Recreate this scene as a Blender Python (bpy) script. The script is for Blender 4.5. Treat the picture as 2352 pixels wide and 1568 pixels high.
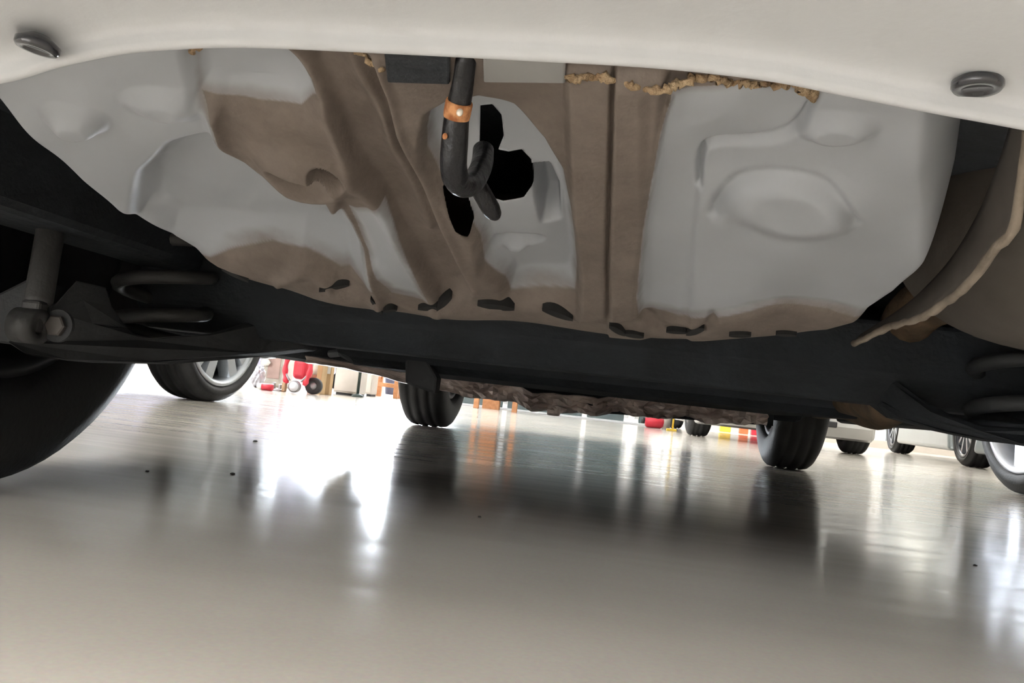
import bpy, bmesh, math, random
import numpy as np
from mathutils import Vector, Matrix

random.seed(7)
for o in list(bpy.data.objects):
    bpy.data.objects.remove(o)
SC = bpy.context.scene
COL = SC.collection

# ------------------------------------------------------------------ camera
# world: X = to the right of the parked car, Y = towards its front, Z = up, floor at 0.
IW, IH, FPX, CAM_H = 2352.0, 1568.0, 1950.0, 0.17
_p1 = np.array([1430.0 - IW / 2, -(934.0 - IH / 2), -FPX])      # where the car's long axis vanishes
_p2 = _p1 + np.array([1000.0, -111.0, 0])                        # the camera is rolled a little
_y = _p1 / np.linalg.norm(_p1)
_z = np.cross(_p2, _p1); _z /= np.linalg.norm(_z)
if _z[1] < 0: _z = -_z
_x = np.cross(_y, _z)
CR = np.array([_x, _y, _z]); CC = np.array([0, 0, CAM_H])
cam = bpy.data.cameras.new('camera'); camo = bpy.data.objects.new('camera', cam); COL.objects.link(camo)
cam.sensor_width = 36; cam.lens = FPX / IW * 36; cam.clip_start = 0.01; cam.clip_end = 200
camo.matrix_world = Matrix.Translation((0, 0, CAM_H)) @ Matrix([list(r) for r in CR]).to_4x4()
SC.camera = camo

# ------------------------------------------------------------------ world and exposure
SC.view_settings.view_transform = 'Standard'
SC.view_settings.look = 'None'
SC.view_settings.gamma = 1.0
SC.view_settings.use_curve_mapping = False
SC.view_settings.exposure = 2.12
w = bpy.data.worlds.new('sky'); SC.world = w; w.use_nodes = True
w.node_tree.nodes['Background'].inputs[0].default_value = (0.75, 0.85, 1, 1)
w.node_tree.nodes['Background'].inputs[1].default_value = 0.4
WINDOW_LIGHT = 24.0       # daylight in the window panes
BACK_FILL_LIGHT = 13.0         # glow of the added, unseen high windows behind the camera
LAMP_LIGHT = 10.0         # added ceiling panels, out of view

# ------------------------------------------------------------------ survey helpers (photo measurements -> metres)
def ray(x, y): return CR @ np.array([x - IW / 2, -(y - IH / 2), -FPX])
def atY(x, y, Y): d = ray(x, y); return Vector(CC + d * (Y / d[1]))
def atZ(x, y, z=0.0): d = ray(x, y); return Vector(CC + d * ((z - CAM_H) / d[2]))
PAN_Y0, PAN_Z0, PAN_S = 0.36, 0.312, 0.217
def pan_points(px, py):
    D = np.stack([px - IW / 2, -(py - IH / 2), np.full_like(px, -FPX)], -1) @ CR.T
    # z = PAN_Z0 - PAN_S*(Y-PAN_Y0)
    t = (PAN_Z0 + PAN_S * PAN_Y0 - CAM_H) / (D[..., 2] + PAN_S * D[..., 1])
    return CC + D * t[..., None]
def on_pan(x, y, up=0.0):
    p = pan_points(np.array([float(x)]), np.array([float(y)]))[0]
    return Vector((p[0], p[1], p[2] + up))

# ------------------------------------------------------------------ materials
MATS = {}
def mat(name, col, rough=0.5, metal=0.0, var=0.12, scale=12.0, bump=0.0, bscale=60.0, spec=0.5, col2=None, emit=0.0, alpha=1.0, coat=0.0, trans=0.0):
    if name in MATS: return MATS[name]
    m = bpy.data.materials.new(name); m.use_nodes = True
    nt = m.node_tree; b = nt.nodes['Principled BSDF']
    tc = nt.nodes.new('ShaderNodeTexCoord'); n = nt.nodes.new('ShaderNodeTexNoise')
    n.inputs['Scale'].default_value = scale; n.inputs['Detail'].default_value = 5
    nt.links.new(tc.outputs['Object'], n.inputs['Vector'])
    r = nt.nodes.new('ShaderNodeValToRGB')
    c2 = col2 if col2 else tuple(min(1, c * (1 - var)) for c in col)
    c1 = col if col2 else tuple(min(1, c * (1 + var)) for c in col)
    r.color_ramp.elements[0].position = 0.35; r.color_ramp.elements[1].position = 0.65
    r.color_ramp.elements[0].color = (*c2, 1); r.color_ramp.elements[1].color = (*c1, 1)
    nt.links.new(n.outputs['Fac'], r.inputs[0]); nt.links.new(r.outputs[0], b.inputs['Base Color'])
    b.inputs['Roughness'].default_value = rough; b.inputs['Metallic'].default_value = metal
    b.inputs['Specular IOR Level'].default_value = spec; b.inputs['Alpha'].default_value = alpha
    b.inputs['Coat Weight'].default_value = coat; b.inputs['Transmission Weight'].default_value = trans
    if emit:
        nt.links.new(r.outputs[0], b.inputs['Emission Color']); b.inputs['Emission Strength'].default_value = emit
    if bump:
        n2 = nt.nodes.new('ShaderNodeTexNoise'); n2.inputs['Scale'].default_value = bscale; n2.inputs['Detail'].default_value = 6
        nt.links.new(tc.outputs['Object'], n2.inputs['Vector'])
        bp = nt.nodes.new('ShaderNodeBump'); bp.inputs['Strength'].default_value = bump; bp.inputs['Distance'].default_value = 0.01
        nt.links.new(n2.outputs['Fac'], bp.inputs['Height']); nt.links.new(bp.outputs[0], b.inputs['Normal'])
    MATS[name] = m; return m

def floor_material():
    m = bpy.data.materials.new('epoxy_floor'); m.use_nodes = True
    nt = m.node_tree; b = nt.nodes['Principled BSDF']; L = nt.links.new
    tc = nt.nodes.new('ShaderNodeTexCoord')
    n = nt.nodes.new('ShaderNodeTexNoise'); n.inputs['Scale'].default_value = 1.6; n.inputs['Detail'].default_value = 6
    L(tc.outputs['Object'], n.inputs['Vector'])
    r = nt.nodes.new('ShaderNodeValToRGB')
    r.color_ramp.elements[0].position = 0.3; r.color_ramp.elements[1].position = 0.7
    r.color_ramp.elements[0].color = (0.44, 0.40, 0.35, 1); r.color_ramp.elements[1].color = (0.53, 0.49, 0.435, 1)
    L(n.outputs['Fac'], r.inputs[0])
    # fine grain
    g = nt.nodes.new('ShaderNodeTexNoise'); g.inputs['Scale'].default_value = 260; g.inputs['Detail'].default_value = 3
    L(tc.outputs['Object'], g.inputs['Vector'])
    mx = nt.nodes.new('ShaderNodeMix'); mx.data_type = 'RGBA'; mx.blend_type = 'OVERLAY'; mx.inputs[0].default_value = 0.10
    L(r.outputs[0], mx.inputs[6]); L(g.outputs['Color'], mx.inputs[7])
    L(mx.outputs[2], b.inputs['Base Color'])
    # trowel streaks in the coating: run across the hall
    mp = nt.nodes.new('ShaderNodeMapping'); mp.inputs['Scale'].default_value = (0.9, 9, 1); mp.inputs['Rotation'].default_value = (0, 0, 0.12)
    L(tc.outputs['Object'], mp.inputs['Vector'])
    s = nt.nodes.new('ShaderNodeTexNoise'); s.inputs['Scale'].default_value = 3.0; s.inputs['Detail'].default_value = 3; s.inputs['Roughness'].default_value = 0.5
    L(mp.outputs[0], s.inputs['Vector'])
    mr = nt.nodes.new('ShaderNodeMapRange'); mr.inputs[1].default_value = 0.35; mr.inputs[2].default_value = 0.7
    mr.inputs[3].default_value = 0.12; mr.inputs[4].default_value = 0.19
    L(s.outputs['Fac'], mr.inputs[0]); L(mr.outputs[0], b.inputs['Roughness'])
    b.inputs['Specular IOR Level'].default_value = 0.36
    return m

def pan_material():
    m = bpy.data.materials.new('painted_pan_with_sealer'); m.use_nodes = True
    nt = m.node_tree; b = nt.nodes['Principled BSDF']; L = nt.links.new
    at = nt.nodes.new('ShaderNodeAttribute'); at.attribute_name = 'sealer'
    tc = nt.nodes.new('ShaderNodeTexCoord')
    n = nt.nodes.new('ShaderNodeTexNoise'); n.inputs['Scale'].default_value = 22; n.inputs['Detail'].default_value = 7
    L(tc.outputs['Object'], n.inputs['Vector'])
    mr = nt.nodes.new('ShaderNodeMapRange'); mr.inputs[3].default_value = -0.22; mr.inputs[4].default_value = 0.22
    L(n.outputs['Fac'], mr.inputs[0])
    ad = nt.nodes.new('ShaderNodeMath'); ad.operation = 'ADD'; L(at.outputs['Fac'], ad.inputs[0]); L(mr.outputs[0], ad.inputs[1])
    st = nt.nodes.new('ShaderNodeMapRange'); st.interpolation_type = 'SMOOTHSTEP'; st.inputs[1].default_value = 0.32; st.inputs[2].default_value = 0.68
    L(ad.outputs[0], st.inputs[0])
    r1 = nt.nodes.new('ShaderNodeValToRGB'); r1.color_ramp.elements[0].position = .3; r1.color_ramp.elements[1].position = .7
    r1.color_ramp.elements[0].color = (0.325, 0.343, 0.365, 1); r1.color_ramp.elements[1].color = (0.39, 0.413, 0.442, 1)
    n1 = nt.nodes.new('ShaderNodeTexNoise'); n1.inputs['Scale'].default_value = 7; n1.inputs['Detail'].default_value = 4
    L(tc.outputs['Object'], n1.inputs['Vector']); L(n1.outputs['Fac'], r1.inputs[0])
    r2 = nt.nodes.new('ShaderNodeValToRGB'); r2.color_ramp.elements[0].position = .25; r2.color_ramp.elements[1].position = .75
    r2.color_ramp.elements[0].color = (0.115, 0.092, 0.076, 1); r2.color_ramp.elements[1].color = (0.195, 0.16, 0.135, 1)
    n2 = nt.nodes.new('ShaderNodeTexNoise'); n2.inputs['Scale'].default_value = 30; n2.inputs['Detail'].default_value = 8; n2.inputs['Roughness'].default_value = .7
    L(tc.outputs['Object'], n2.inputs['Vector']); L(n2.outputs['Fac'], r2.inputs[0])
    mx = nt.nodes.new('ShaderNodeMix'); mx.data_type = 'RGBA'
    L(st.outputs[0], mx.inputs[0]); L(r1.outputs[0], mx.inputs[6]); L(r2.outputs[0], mx.inputs[7])
    L(mx.outputs[2], b.inputs['Base Color'])
    ro = nt.nodes.new('ShaderNodeMapRange'); ro.inputs[3].default_value = 0.42; ro.inputs[4].default_value = 0.7
    L(st.outputs[0], ro.inputs[0]); L(ro.outputs[0], b.inputs['Roughness'])
    n3 = nt.nodes.new('ShaderNodeTexNoise'); n3.inputs['Scale'].default_value = 120; n3.inputs['Detail'].default_value = 5
    L(tc.outputs['Object'], n3.inputs['Vector'])
    mu = nt.nodes.new('ShaderNodeMath'); mu.operation = 'MULTIPLY'; L(n3.outputs['Fac'], mu.inputs[0]); L(st.outputs[0], mu.inputs[1])
    bp = nt.nodes.new('ShaderNodeBump'); bp.inputs['Strength'].default_value = 0.25; bp.inputs['Distance'].default_value = 0.004
    L(mu.outputs[0], bp.inputs['Height']); L(bp.outputs[0], b.inputs['Normal'])
    return m

M_FLOOR = floor_material(); M_PAN = pan_material()
M_WALL = mat('white_wall_paint', (0.58, 0.57, 0.55), 0.8, bump=.1)
M_CEIL = mat('ceiling_paint', (0.75, 0.75, 0.74), 0.9)
M_BUMPER = mat('cream_plastic', (0.585, 0.60, 0.615), 0.45, var=.04, scale=5, bump=.04, bscale=200)
M_CLIP = mat('black_plastic', (0.024, 0.025, 0.031), 0.2, coat=.6, bump=.1)
M_HOOK = mat('black_hook_paint', (0.009, 0.009, 0.011), 0.3, spec=.35, bump=.25, bscale=90)
M_RUST = mat('orange_rust', (0.62, 0.30, 0.13), 0.8, col2=(0.30, 0.10, 0.03), scale=220, bump=.5)
M_PALE = mat('painted_highlight', (0.75, 0.68, 0.58), 0.4, metal=.3, scale=120)  # pale tone of the highlight painted on the rust ring
M_CRUST = mat('tan_foam_crust', (0.56, 0.42, 0.26), 0.95, col2=(0.34, 0.22, 0.12), scale=140, bump=.8, bscale=300)
M_DARK = mat('black_underseal', (0.017, 0.021, 0.026), 0.75, var=.3, bump=.3, bscale=80)
M_ARM = mat('dark_suspension_steel', (0.030, 0.032, 0.034), 0.65, var=.25, bump=.2)
M_SHOCK = mat('grey_shock_paint', (0.044, 0.043, 0.042), 0.55, var=.2, bump=.2)
M_BROWNSTEEL = mat('brown_exhaust_steel', (0.17, 0.115, 0.07), 0.6, metal=.2, var=.35, scale=30, bump=.3)
M_MUFF = mat('grey_brown_muffler_steel', (0.115, 0.10, 0.085), 0.6, metal=.15, var=.2, scale=10, bump=.15)
M_FLANGE = mat('dusty_flange', (0.26, 0.215, 0.17), 0.7, var=.25, scale=40, bump=.3)
M_FLANGE_D = mat('dark_bracket_steel', (0.13, 0.115, 0.10), 0.65, var=.25)
M_FOIL = mat('crumpled_foil', (0.95, 0.82, 0.74), 0.38, metal=.3, col2=(0.5, 0.4, 0.35), scale=14, bump=.5, bscale=60)
M_RUB = mat('tyre_rubber', (0.021, 0.021, 0.022), 0.62, var=.2, bump=.15, bscale=150)
M_SLOT = mat('slot_black', (0.006, 0.006, 0.006), 0.9)
M_ALLOY = mat('silver_alloy', (0.42, 0.44, 0.46), 0.3, metal=.75, var=.05)
M_ALLOYW = mat('bright_alloy', (0.62, 0.63, 0.67), 0.35, metal=.3, var=.04)
M_ALLOYD = mat('dark_alloy', (0.05, 0.05, 0.055), 0.35, metal=.6)
M_GLASS = mat('dark_car_glass', (0.015, 0.018, 0.02), 0.05, spec=.6)
M_BLK = mat('black_trim', (0.018, 0.018, 0.02), 0.5)
M_CREAM = mat('cream_white_paint', (0.72, 0.70, 0.63), 0.25, var=.02, coat=.5)
M_WHITE = mat('white_paint', (0.56, 0.56, 0.54), 0.25, var=.02, coat=.5)
M_SILVER = mat('silver_paint', (0.36, 0.40, 0.40), 0.3, metal=.35, var=.02, coat=.5)
M_LILAC = mat('pale_lilac_paint', (0.24, 0.23, 0.34), 0.3, metal=.1, var=.02, coat=.4)
M_GREYP = mat('dark_grey_paint', (0.10, 0.105, 0.115), 0.3, metal=.4, var=.02, coat=.5)
M_LAMP = mat('headlamp_glass', (0.9, 0.92, 0.95), 0.08, metal=.2)
M_TAIL = mat('red_tail_lamp', (0.45, 0.02, 0.02), 0.15)
M_WOOD = mat('orange_brown_wood', (0.46, 0.21, 0.085), 0.5, col2=(0.36, 0.15, 0.055), scale=26, bump=.15)
M_RED = mat('red_plastic', (0.55, 0.022, 0.045), 0.35, var=.1)
M_TUBE = mat('grey_tube_steel', (0.27, 0.26, 0.27), 0.35, metal=.6)
M_CARD = mat('cardboard', (0.40, 0.27, 0.14), 0.85, var=.1, scale=8, bump=.1)
M_OFFW = mat('off_white_enamel', (0.47, 0.43, 0.38), 0.45, var=.04)
M_PINK = mat('dull_pink_panel', (0.30, 0.20, 0.175), 0.6)
M_BAG = mat('silver_bag_film', (0.42, 0.42, 0.46), 0.25, metal=.55, bump=.5, bscale=25)
M_YEL = mat('yellow_paint', (0.78, 0.52, 0.05), 0.45)
M_ORG = mat('orange_red_paint', (0.70, 0.16, 0.06), 0.45)
M_NAVY = mat('dark_navy_fabric', (0.035, 0.035, 0.06), 0.8)
M_TEAL = mat('pale_teal_glass', (0.08, 0.115, 0.12), 0.3, var=.05, alpha=.93)
M_WPOST = mat('white_post_enamel', (0.55, 0.57, 0.59), 0.35, var=.03)
M_DKGRN = mat('dark_green_pole', (0.02, 0.035, 0.03), 0.5)
M_PANE = mat('daylight_pane', (0.86, 0.93, 1.0), 0.3, var=.01, emit=WINDOW_LIGHT)
M_PANEW = mat('warm_lit_pane', (1.0, 0.93, 0.78), 0.3, var=.01, emit=WINDOW_LIGHT * .25)
M_PANEB = mat('added_back_window_pane', (0.97, 0.98, 1.0), 0.3, var=.01, emit=BACK_FILL_LIGHT)
M_PANEL = mat('lamp_diffuser', (1.0, 0.97, 0.93), 0.5, var=.01, emit=LAMP_LIGHT)
M_GRIT = mat('dark_grit', (0.05, 0.045, 0.04), 0.9)

# ------------------------------------------------------------------ mesh helpers
def link(name, me, m, parent=None, smooth=False, kind=None):
    o = bpy.data.objects.new(name, me); COL.objects.link(o)
    if m: me.materials.append(m)
    if smooth:
        for p in me.polygons: p.use_smooth = True
    if parent: o.parent = parent
    if kind: o['kind'] = kind
    return o
def fin(bm, name, m, parent=None, smooth=False, bevel=0.0, kind=None, seg=2):
    bmesh.ops.recalc_face_normals(bm, faces=bm.faces[:])
    me = bpy.data.meshes.new(name); bm.to_mesh(me); bm.free()
    o = link(name, me, m, parent, smooth, kind)
    if bevel:
        b = o.modifiers.new('edge', 'BEVEL'); b.width = bevel; b.segments = seg; b.limit_method = 'ANGLE'; b.angle_limit = math.radians(38)
        if smooth is None or not smooth:
            pass
    return o
def add_box(bm, c, s, rot=None):
    M = Matrix.Translation(c)
    if rot is not None: M = M @ rot
    M = M @ Matrix.Diagonal((s[0], s[1], s[2], 1))
    bmesh.ops.create_cube(bm, size=1, matrix=M)
def add_tube(bm, pts, rad, seg=12, cap=True, flat=1.0):
    pts = [Vector(p) for p in pts]; n = len(pts)
    rads = rad if isinstance(rad, (list, tuple)) else [rad] * n
    rings = []; up = Vector((0.03, 0.02, 1))
    prev = None
    for i, p in enumerate(pts):
        t = (pts[min(i + 1, n - 1)] - pts[max(i - 1, 0)]).normalized()
        if prev is None:
            a = t.cross(up)
            if a.length < 0.05: a = t.cross(Vector((1, 0, 0)))
        else:
            a = prev - t * prev.dot(t)
        a.normalize(); b = t.cross(a).normalized(); prev = a
        rings.append([bm.verts.new(p + (a * math.cos(k * 2 * math.pi / seg) + b * math.sin(k * 2 * math.pi / seg) * flat) * rads[i]) for k in range(seg)])
    for i in range(n - 1):
        for k in range(seg):
            bm.faces.new((rings[i][k], rings[i][(k + 1) % seg], rings[i + 1][(k + 1) % seg], rings[i + 1][k]))
    if cap:
        bm.faces.new(rings[0][::-1]); bm.faces.new(rings[-1])
def spline(pts, n=8):
    P = [Vector(p) for p in pts]; out = []
    for i in range(len(P) - 1):
        p0 = P[max(i - 1, 0)]; p1 = P[i]; p2 = P[i + 1]; p3 = P[min(i + 2, len(P) - 1)]
        for k in range(n):
            t = k / n
            out.append(0.5 * ((2 * p1) + (p2 - p0) * t + (2 * p0 - 5 * p1 + 4 * p2 - p3) * t * t + (3 * p1 - p0 - 3 * p2 + p3) * t ** 3))
    out.append(P[-1]); return out
def add_lathe(bm, prof, axis='X', seg=48, c=(0, 0, 0), closed=True):
    """prof: list of (a, r): a along the axis, r the radius"""
    rings = []; c = Vector(c)
    for a, r in prof:
        ring = []
        for k in range(seg):
            t = 2 * math.pi * k / seg; u, v = r * math.cos(t), r * math.sin(t)
            p = {'X': (a, u, v), 'Y': (u, a, v), 'Z': (u, v, a)}[axis]
            ring.append(bm.verts.new(c + Vector(p)))
        rings.append(ring)
    n = len(rings)
    for i in range(n if closed else n - 1):
        A, B = rings[i], rings[(i + 1) % n]
        for k in range(seg):
            bm.faces.new((A[k], A[(k + 1) % seg], B[(k + 1) % seg], B[k]))
    if not closed:
        if prof[0][1] > 1e-4: bm.faces.new(rings[0][::-1])
        if prof[-1][1] > 1e-4: bm.faces.new(rings[-1])
def add_prism(bm, poly, x0, x1, axis='X', top=None):
    """poly of (a,b) extruded from x0 to x1; axis X: (Y,Z) poly; axis Z: (X,Y) poly; axis Y: (X,Z) poly"""
    def P(a, b, x): return {'X': (x, a, b), 'Y': (a, x, b), 'Z': (a, b, x)}[axis]
    A = [bm.verts.new(P(a, b, x0)) for a, b in poly]
    B = [bm.verts.new(P(a, b, x1)) for a, b in (top or poly)]
    n = len(poly)
    bm.faces.new(A[::-1]); bm.faces.new(B)
    for i in range(n): bm.faces.new((A[i], A[(i + 1) % n], B[(i + 1) % n], B[i]))
def empty(name, loc=(0, 0, 0), rz=0.0, label=None, cat=None, group=None):
    o = bpy.data.objects.new(name, None); COL.objects.link(o); o.empty_display_size = .1
    o.location = loc; o.rotation_euler.z = rz
    if label: tag(o, label, cat, group)
    return o
def tag(o, label, cat, group=None):
    o['label'] = label; o['category'] = cat
    if group: o['group'] = group
    return o
def box_part(name, m, parent, *boxes, bevel=0.0, kind=None):
    bm = bmesh.new()
    for bx in boxes: add_box(bm, *bx)
    return fin(bm, name, m, parent, bevel=bevel, kind=kind)

# ================================================================== THE SETTING
X0, X1, Y0, Y1, ZC = -11.0, 9.0, -7.0, 12.0, 3.6
bm = bmesh.new(); bmesh.ops.create_grid(bm, x_segments=8, y_segments=8, size=.5, matrix=Matrix.Translation(((X0 + X1) / 2, (Y0 + Y1) / 2, 0)) @ Matrix.Diagonal((X1 - X0, Y1 - Y0, 1, 1)))
fl = fin(bm, 'floor', M_FLOOR, kind='structure')
box_part('ceiling', M_CEIL, None, (((X0 + X1) / 2, (Y0 + Y1) / 2, ZC + .1), (X1 - X0, Y1 - Y0, .2)), kind='structure')
box_part('wall_left', M_WALL, None, ((X0 - .1, (Y0 + Y1) / 2, ZC / 2), (.2, Y1 - Y0, ZC)), kind='structure')
box_part('wall_right', M_WALL, None, ((X1 + .1, (Y0 + Y1) / 2, ZC / 2), (.2, Y1 - Y0, ZC)), kind='structure')
DX0, DX1, DZ0, DZ = -9.4, -0.6, 2.15, 3.3
box_part('wall_back', M_WALL, None, (((X0 - .2 + DX0) / 2, Y0 - .1, ZC / 2), (DX0 - X0 + .2, .2, ZC)), (((X1 + .2 + DX1) / 2, Y0 - .1, ZC / 2), (X1 - DX1 + .2, .2, ZC)), (((DX0 + DX1) / 2, Y0 - .1, (DZ + ZC) / 2), (DX1 - DX0, .2, ZC - DZ)), (((DX0 + DX1) / 2, Y0 - .1, DZ0 / 2), (DX1 - DX0, .2, DZ0)), kind='structure')
bm = bmesh.new(); nP = 7; pw = (DX1 - DX0 - .08) / nP; zm = (DZ0 + DZ) / 2
for k in range(nP + 1): add_box(bm, (DX0 + .04 + k * pw, Y0 - .06, zm), (.08, .1, DZ - DZ0))
for z in (DZ0 + .04, DZ - .04): add_box(bm, ((DX0 + DX1) / 2, Y0 - .06, z), (DX1 - DX0, .1, .08))
dr = fin(bm, 'window_5', M_WPOST, kind='structure')  # added window band, unseen, brightens the bumper and near floor
for k in range(nP):
    box_part('pane', M_PANEB, dr, ((DX0 + .04 + (k + .5) * pw, Y0 - .08, zm), (pw - .08, .02, DZ - DZ0 - .16)))
# front wall with window openings (x0, x1, z0, z1)
WINS = [(-8.2, -5.4, .7, 2.9), (-4.9, -2.3, .45, 2.9), (2.45, 2.85, .95, 2.0), (4.3, 6.6, 0.9, 2.4)]
bm = bmesh.new(); xs = X0 - .2
for (a, b_, z0, z1) in WINS:
    add_box(bm, ((xs + a) / 2, Y1 + .1, ZC / 2), (a - xs, .2, ZC))
    add_box(bm, ((a + b_) / 2, Y1 + .1, z0 / 2), (b_ - a, .2, z0))
    add_box(bm, ((a + b_) / 2, Y1 + .1, (z1 + ZC) / 2), (b_ - a, .2, ZC - z1)); xs = b_
add_box(bm, ((xs + X1 + .2) / 2, Y1 + .1, ZC / 2), (X1 + .2 - xs, .2, ZC))
fin(bm, 'wall_front', M_WALL, kind='structure')
for i, (a, b_, z0, z1) in enumerate(WINS):
    bm = bmesh.new(); t = .06
    for x in (a + t / 2, b_ - t / 2): add_box(bm, (x, Y1 + .06, (z0 + z1) / 2), (t, .1, z1 - z0))
    for z in (z0 + t / 2, z1 - t / 2): add_box(bm, ((a + b_) / 2, Y1 + .06, z), (b_ - a - 2 * t, .1, t))
    n = max(1, round((b_ - a) / .85)); pw = (b_ - a - 2 * t) / n
    for k in range(1, n): add_box(bm, (a + t + k * pw, Y1 + .06, (z0 + z1) / 2), (.09, .09, z1 - z0 - 2 * t))
    wo = fin(bm, 'window_%d' % (i + 1), M_WPOST, kind='structure')
    for k in range(n):
        box_part('pane', M_PANEW if i >= 2 else M_PANE, wo, ((a + t + (k + .5) * pw, Y1 + .08, (z0 + z1) / 2), (pw - .09, .02, z1 - z0 - 2 * t)))
    box_part('window_sill', M_WPOST, wo, ((( a + b_) / 2, Y1 - .03, z0 - .02), (b_ - a + .1, .16, .04)))
# baseboard
box_part('baseboard_front', M_OFFW, None, (((X0 + X1) / 2, Y1 - .01, .05), (X1 - X0, .02, .1)), kind='structure')
# added ceiling lamps, out of view, placed for their light: panels in a frame
LAMPS = [(-5.2, -3.6), (-2.6, -2.6), (-7.6, -4.4), (-2.6, -5.0), (-9.0, 1.6), (4.6, 3.0), (-3.2, 9.4), (2.2, 10.6), (6.6, 8.6), (-7.6, 5.0), (-6.5, 9.2), (-0.9, 10.4)]
LN = ['far out to the left behind the cream car', 'just behind the cream car, to the left', 'in the back left corner of the hall', 'close to the added high back windows', 'by the left wall beyond the grey car',
      'above the white car at the right edge', 'behind the red machine and cabinets', 'behind the small white car ahead', 'beyond the silver car', 'over the far left aisle', 'in front of the left window', 'behind the glass partition']
for (x, y), nm in zip(LAMPS, LN):
    e = empty('added_ceiling_lamp', (x, y, ZC), 0, 'added unseen square white ceiling lamp panel ' + nm, 'lamp', 'added ceiling lamp panels')
    box_part('lamp_frame', M_WPOST, e, ((0, -.61, -.04), (1.26, .04, .08)), ((0, .61, -.04), (1.26, .04, .08)), ((-.61, 0, -.04), (.04, 1.18, .08)), ((.61, 0, -.04), (.04, 1.18, .08)))
    box_part('diffuser', M_PANEL, e, ((0, 0, -.045), (1.18, 1.18, .05)))

# ================================================================== WHEELS
TYRE = {}
def tyre_mesh(r, wd, rim_r, seg=72):
    key = (r, wd, rim_r)
    if key in TYRE: return TYRE[key]
    h = wd / 2; bm = bmesh.new()
    prof = [(-h * .80, rim_r - .012), (-h * .96, rim_r + .008), (-h * 1.0, (r + rim_r) / 2), (-h * .95, r - .035), (-h * .84, r - .014), (-h * .72, r - .004)]
    g = .0045
    for gx in (-.42, 0, .42):
        prof += [(h * gx - .009, r), (h * gx - .006, r - g), (h * gx + .006, r - g), (h * gx + .009, r)]
    prof += [(h * .72, r - .004), (h * .84, r - .014), (h * .95, r - .035), (h * 1.0, (r + rim_r) / 2), (h * .96, rim_r + .008), (h * .80, rim_r - .012)]
    add_lathe(bm, prof, 'X', seg)
    bmesh.ops.recalc_face_normals(bm, faces=bm.faces[:])
    me = bpy.data.meshes.new('tyre'); bm.to_mesh(me); bm.free(); me.materials.append(M_RUB)
    for p in me.polygons: p.use_smooth = True
    TYRE[key] = me; return me
RIMC = {}
def add_wheel(parent, x, y, r, wd, out, style, rot=0.0, ratio=.66):
    """a tyre and a rim with spokes; out = +1/-1 says which side faces outwards"""
    rr = r * ratio
    t = bpy.data.objects.new('tyre', tyre_mesh(r, wd, rr)); COL.objects.link(t); t.parent = parent; t.location = (x, y, r)
    fm = {'silver': M_ALLOY, 'white': M_ALLOYW, 'dark': M_ALLOYD}[style]
    key = (r, wd, style, ratio)
    if key not in RIMC:
        h = wd / 2; bm = bmesh.new()
        add_lathe(bm, [(-h * .8, rr - .004), (h * .86, rr - .004), (h * .93, rr - .006), (h * .93, rr - .020), (h * .80, rr - .032), (-h * .8, rr - .034)], 'X', 56)
        add_lathe(bm, [(h * .0, .001), (h * .0, rr - .03), (h * .08, rr - .03), (h * .08, .001)], 'X', 40)
        bmesh.ops.recalc_face_normals(bm, faces=bm.faces[:])
        rim = bpy.data.meshes.new('rim'); bm.to_mesh(rim); bm.free(); rim.materials.append(fm)
        for p in rim.polygons: p.use_smooth = True
        bm = bmesh.new()
        if style == 'silver': ws = (.021, .030)
        elif style == 'white': ws = (.045, .036)
        else: ws = (.011, .013)
        a = [(-ws[0], .04), (ws[0], .04), (ws[1], rr - .014), (-ws[1], rr - .014)]
        A = [bm.verts.new((h * .80, u, v)) for u, v in a]; B = [bm.verts.new((h * .35, u * 1.3, v)) for u, v in a]
        bm.faces.new(A); bm.faces.new(B[::-1])
        for i in range(4): bm.faces.new((A[i], B[i], B[(i + 1) % 4], A[(i + 1) % 4]))
        bmesh.ops.recalc_face_normals(bm, faces=bm.faces[:])
        sp = bpy.data.meshes.new('spoke'); bm.to_mesh(sp); bm.free(); sp.materials.append(M_ALLOY if style == 'dark' else fm)
        bm = bmesh.new(); add_lathe(bm, [(h * .3, .06), (h * .86, .055), (h * .93, .03), (h * .93, .001)], 'X', 24, closed=False)
        hb = bpy.data.meshes.new('hub'); bm.to_mesh(hb); bm.free(); hb.materials.append(fm)
        RIMC[key] = (rim, sp, hb)
    rim, sp, hb = RIMC[key]
    ro = bpy.data.objects.new('rim', rim); COL.objects.link(ro); ro.parent = parent; ro.location = (x, y, r)
    if out < 0: ro.rotation_euler.z = math.pi
    if style == 'silver': angs = [k * 72 + d for k in range(5) for d in (-13, 13)]
    elif style == 'white': angs = [k * 72 for k in range(5)]
    else: angs = [k * 72 + d for k in range(5) for d in (-15, 15)]
    for a in angs:
        s = bpy.data.objects.new('spoke', sp); COL.objects.link(s); s.parent = ro; s.rotation_euler.x = math.radians(a + rot)
    hob = bpy.data.objects.new('hub_cap', hb); COL.objects.link(hob); hob.parent = ro

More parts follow.
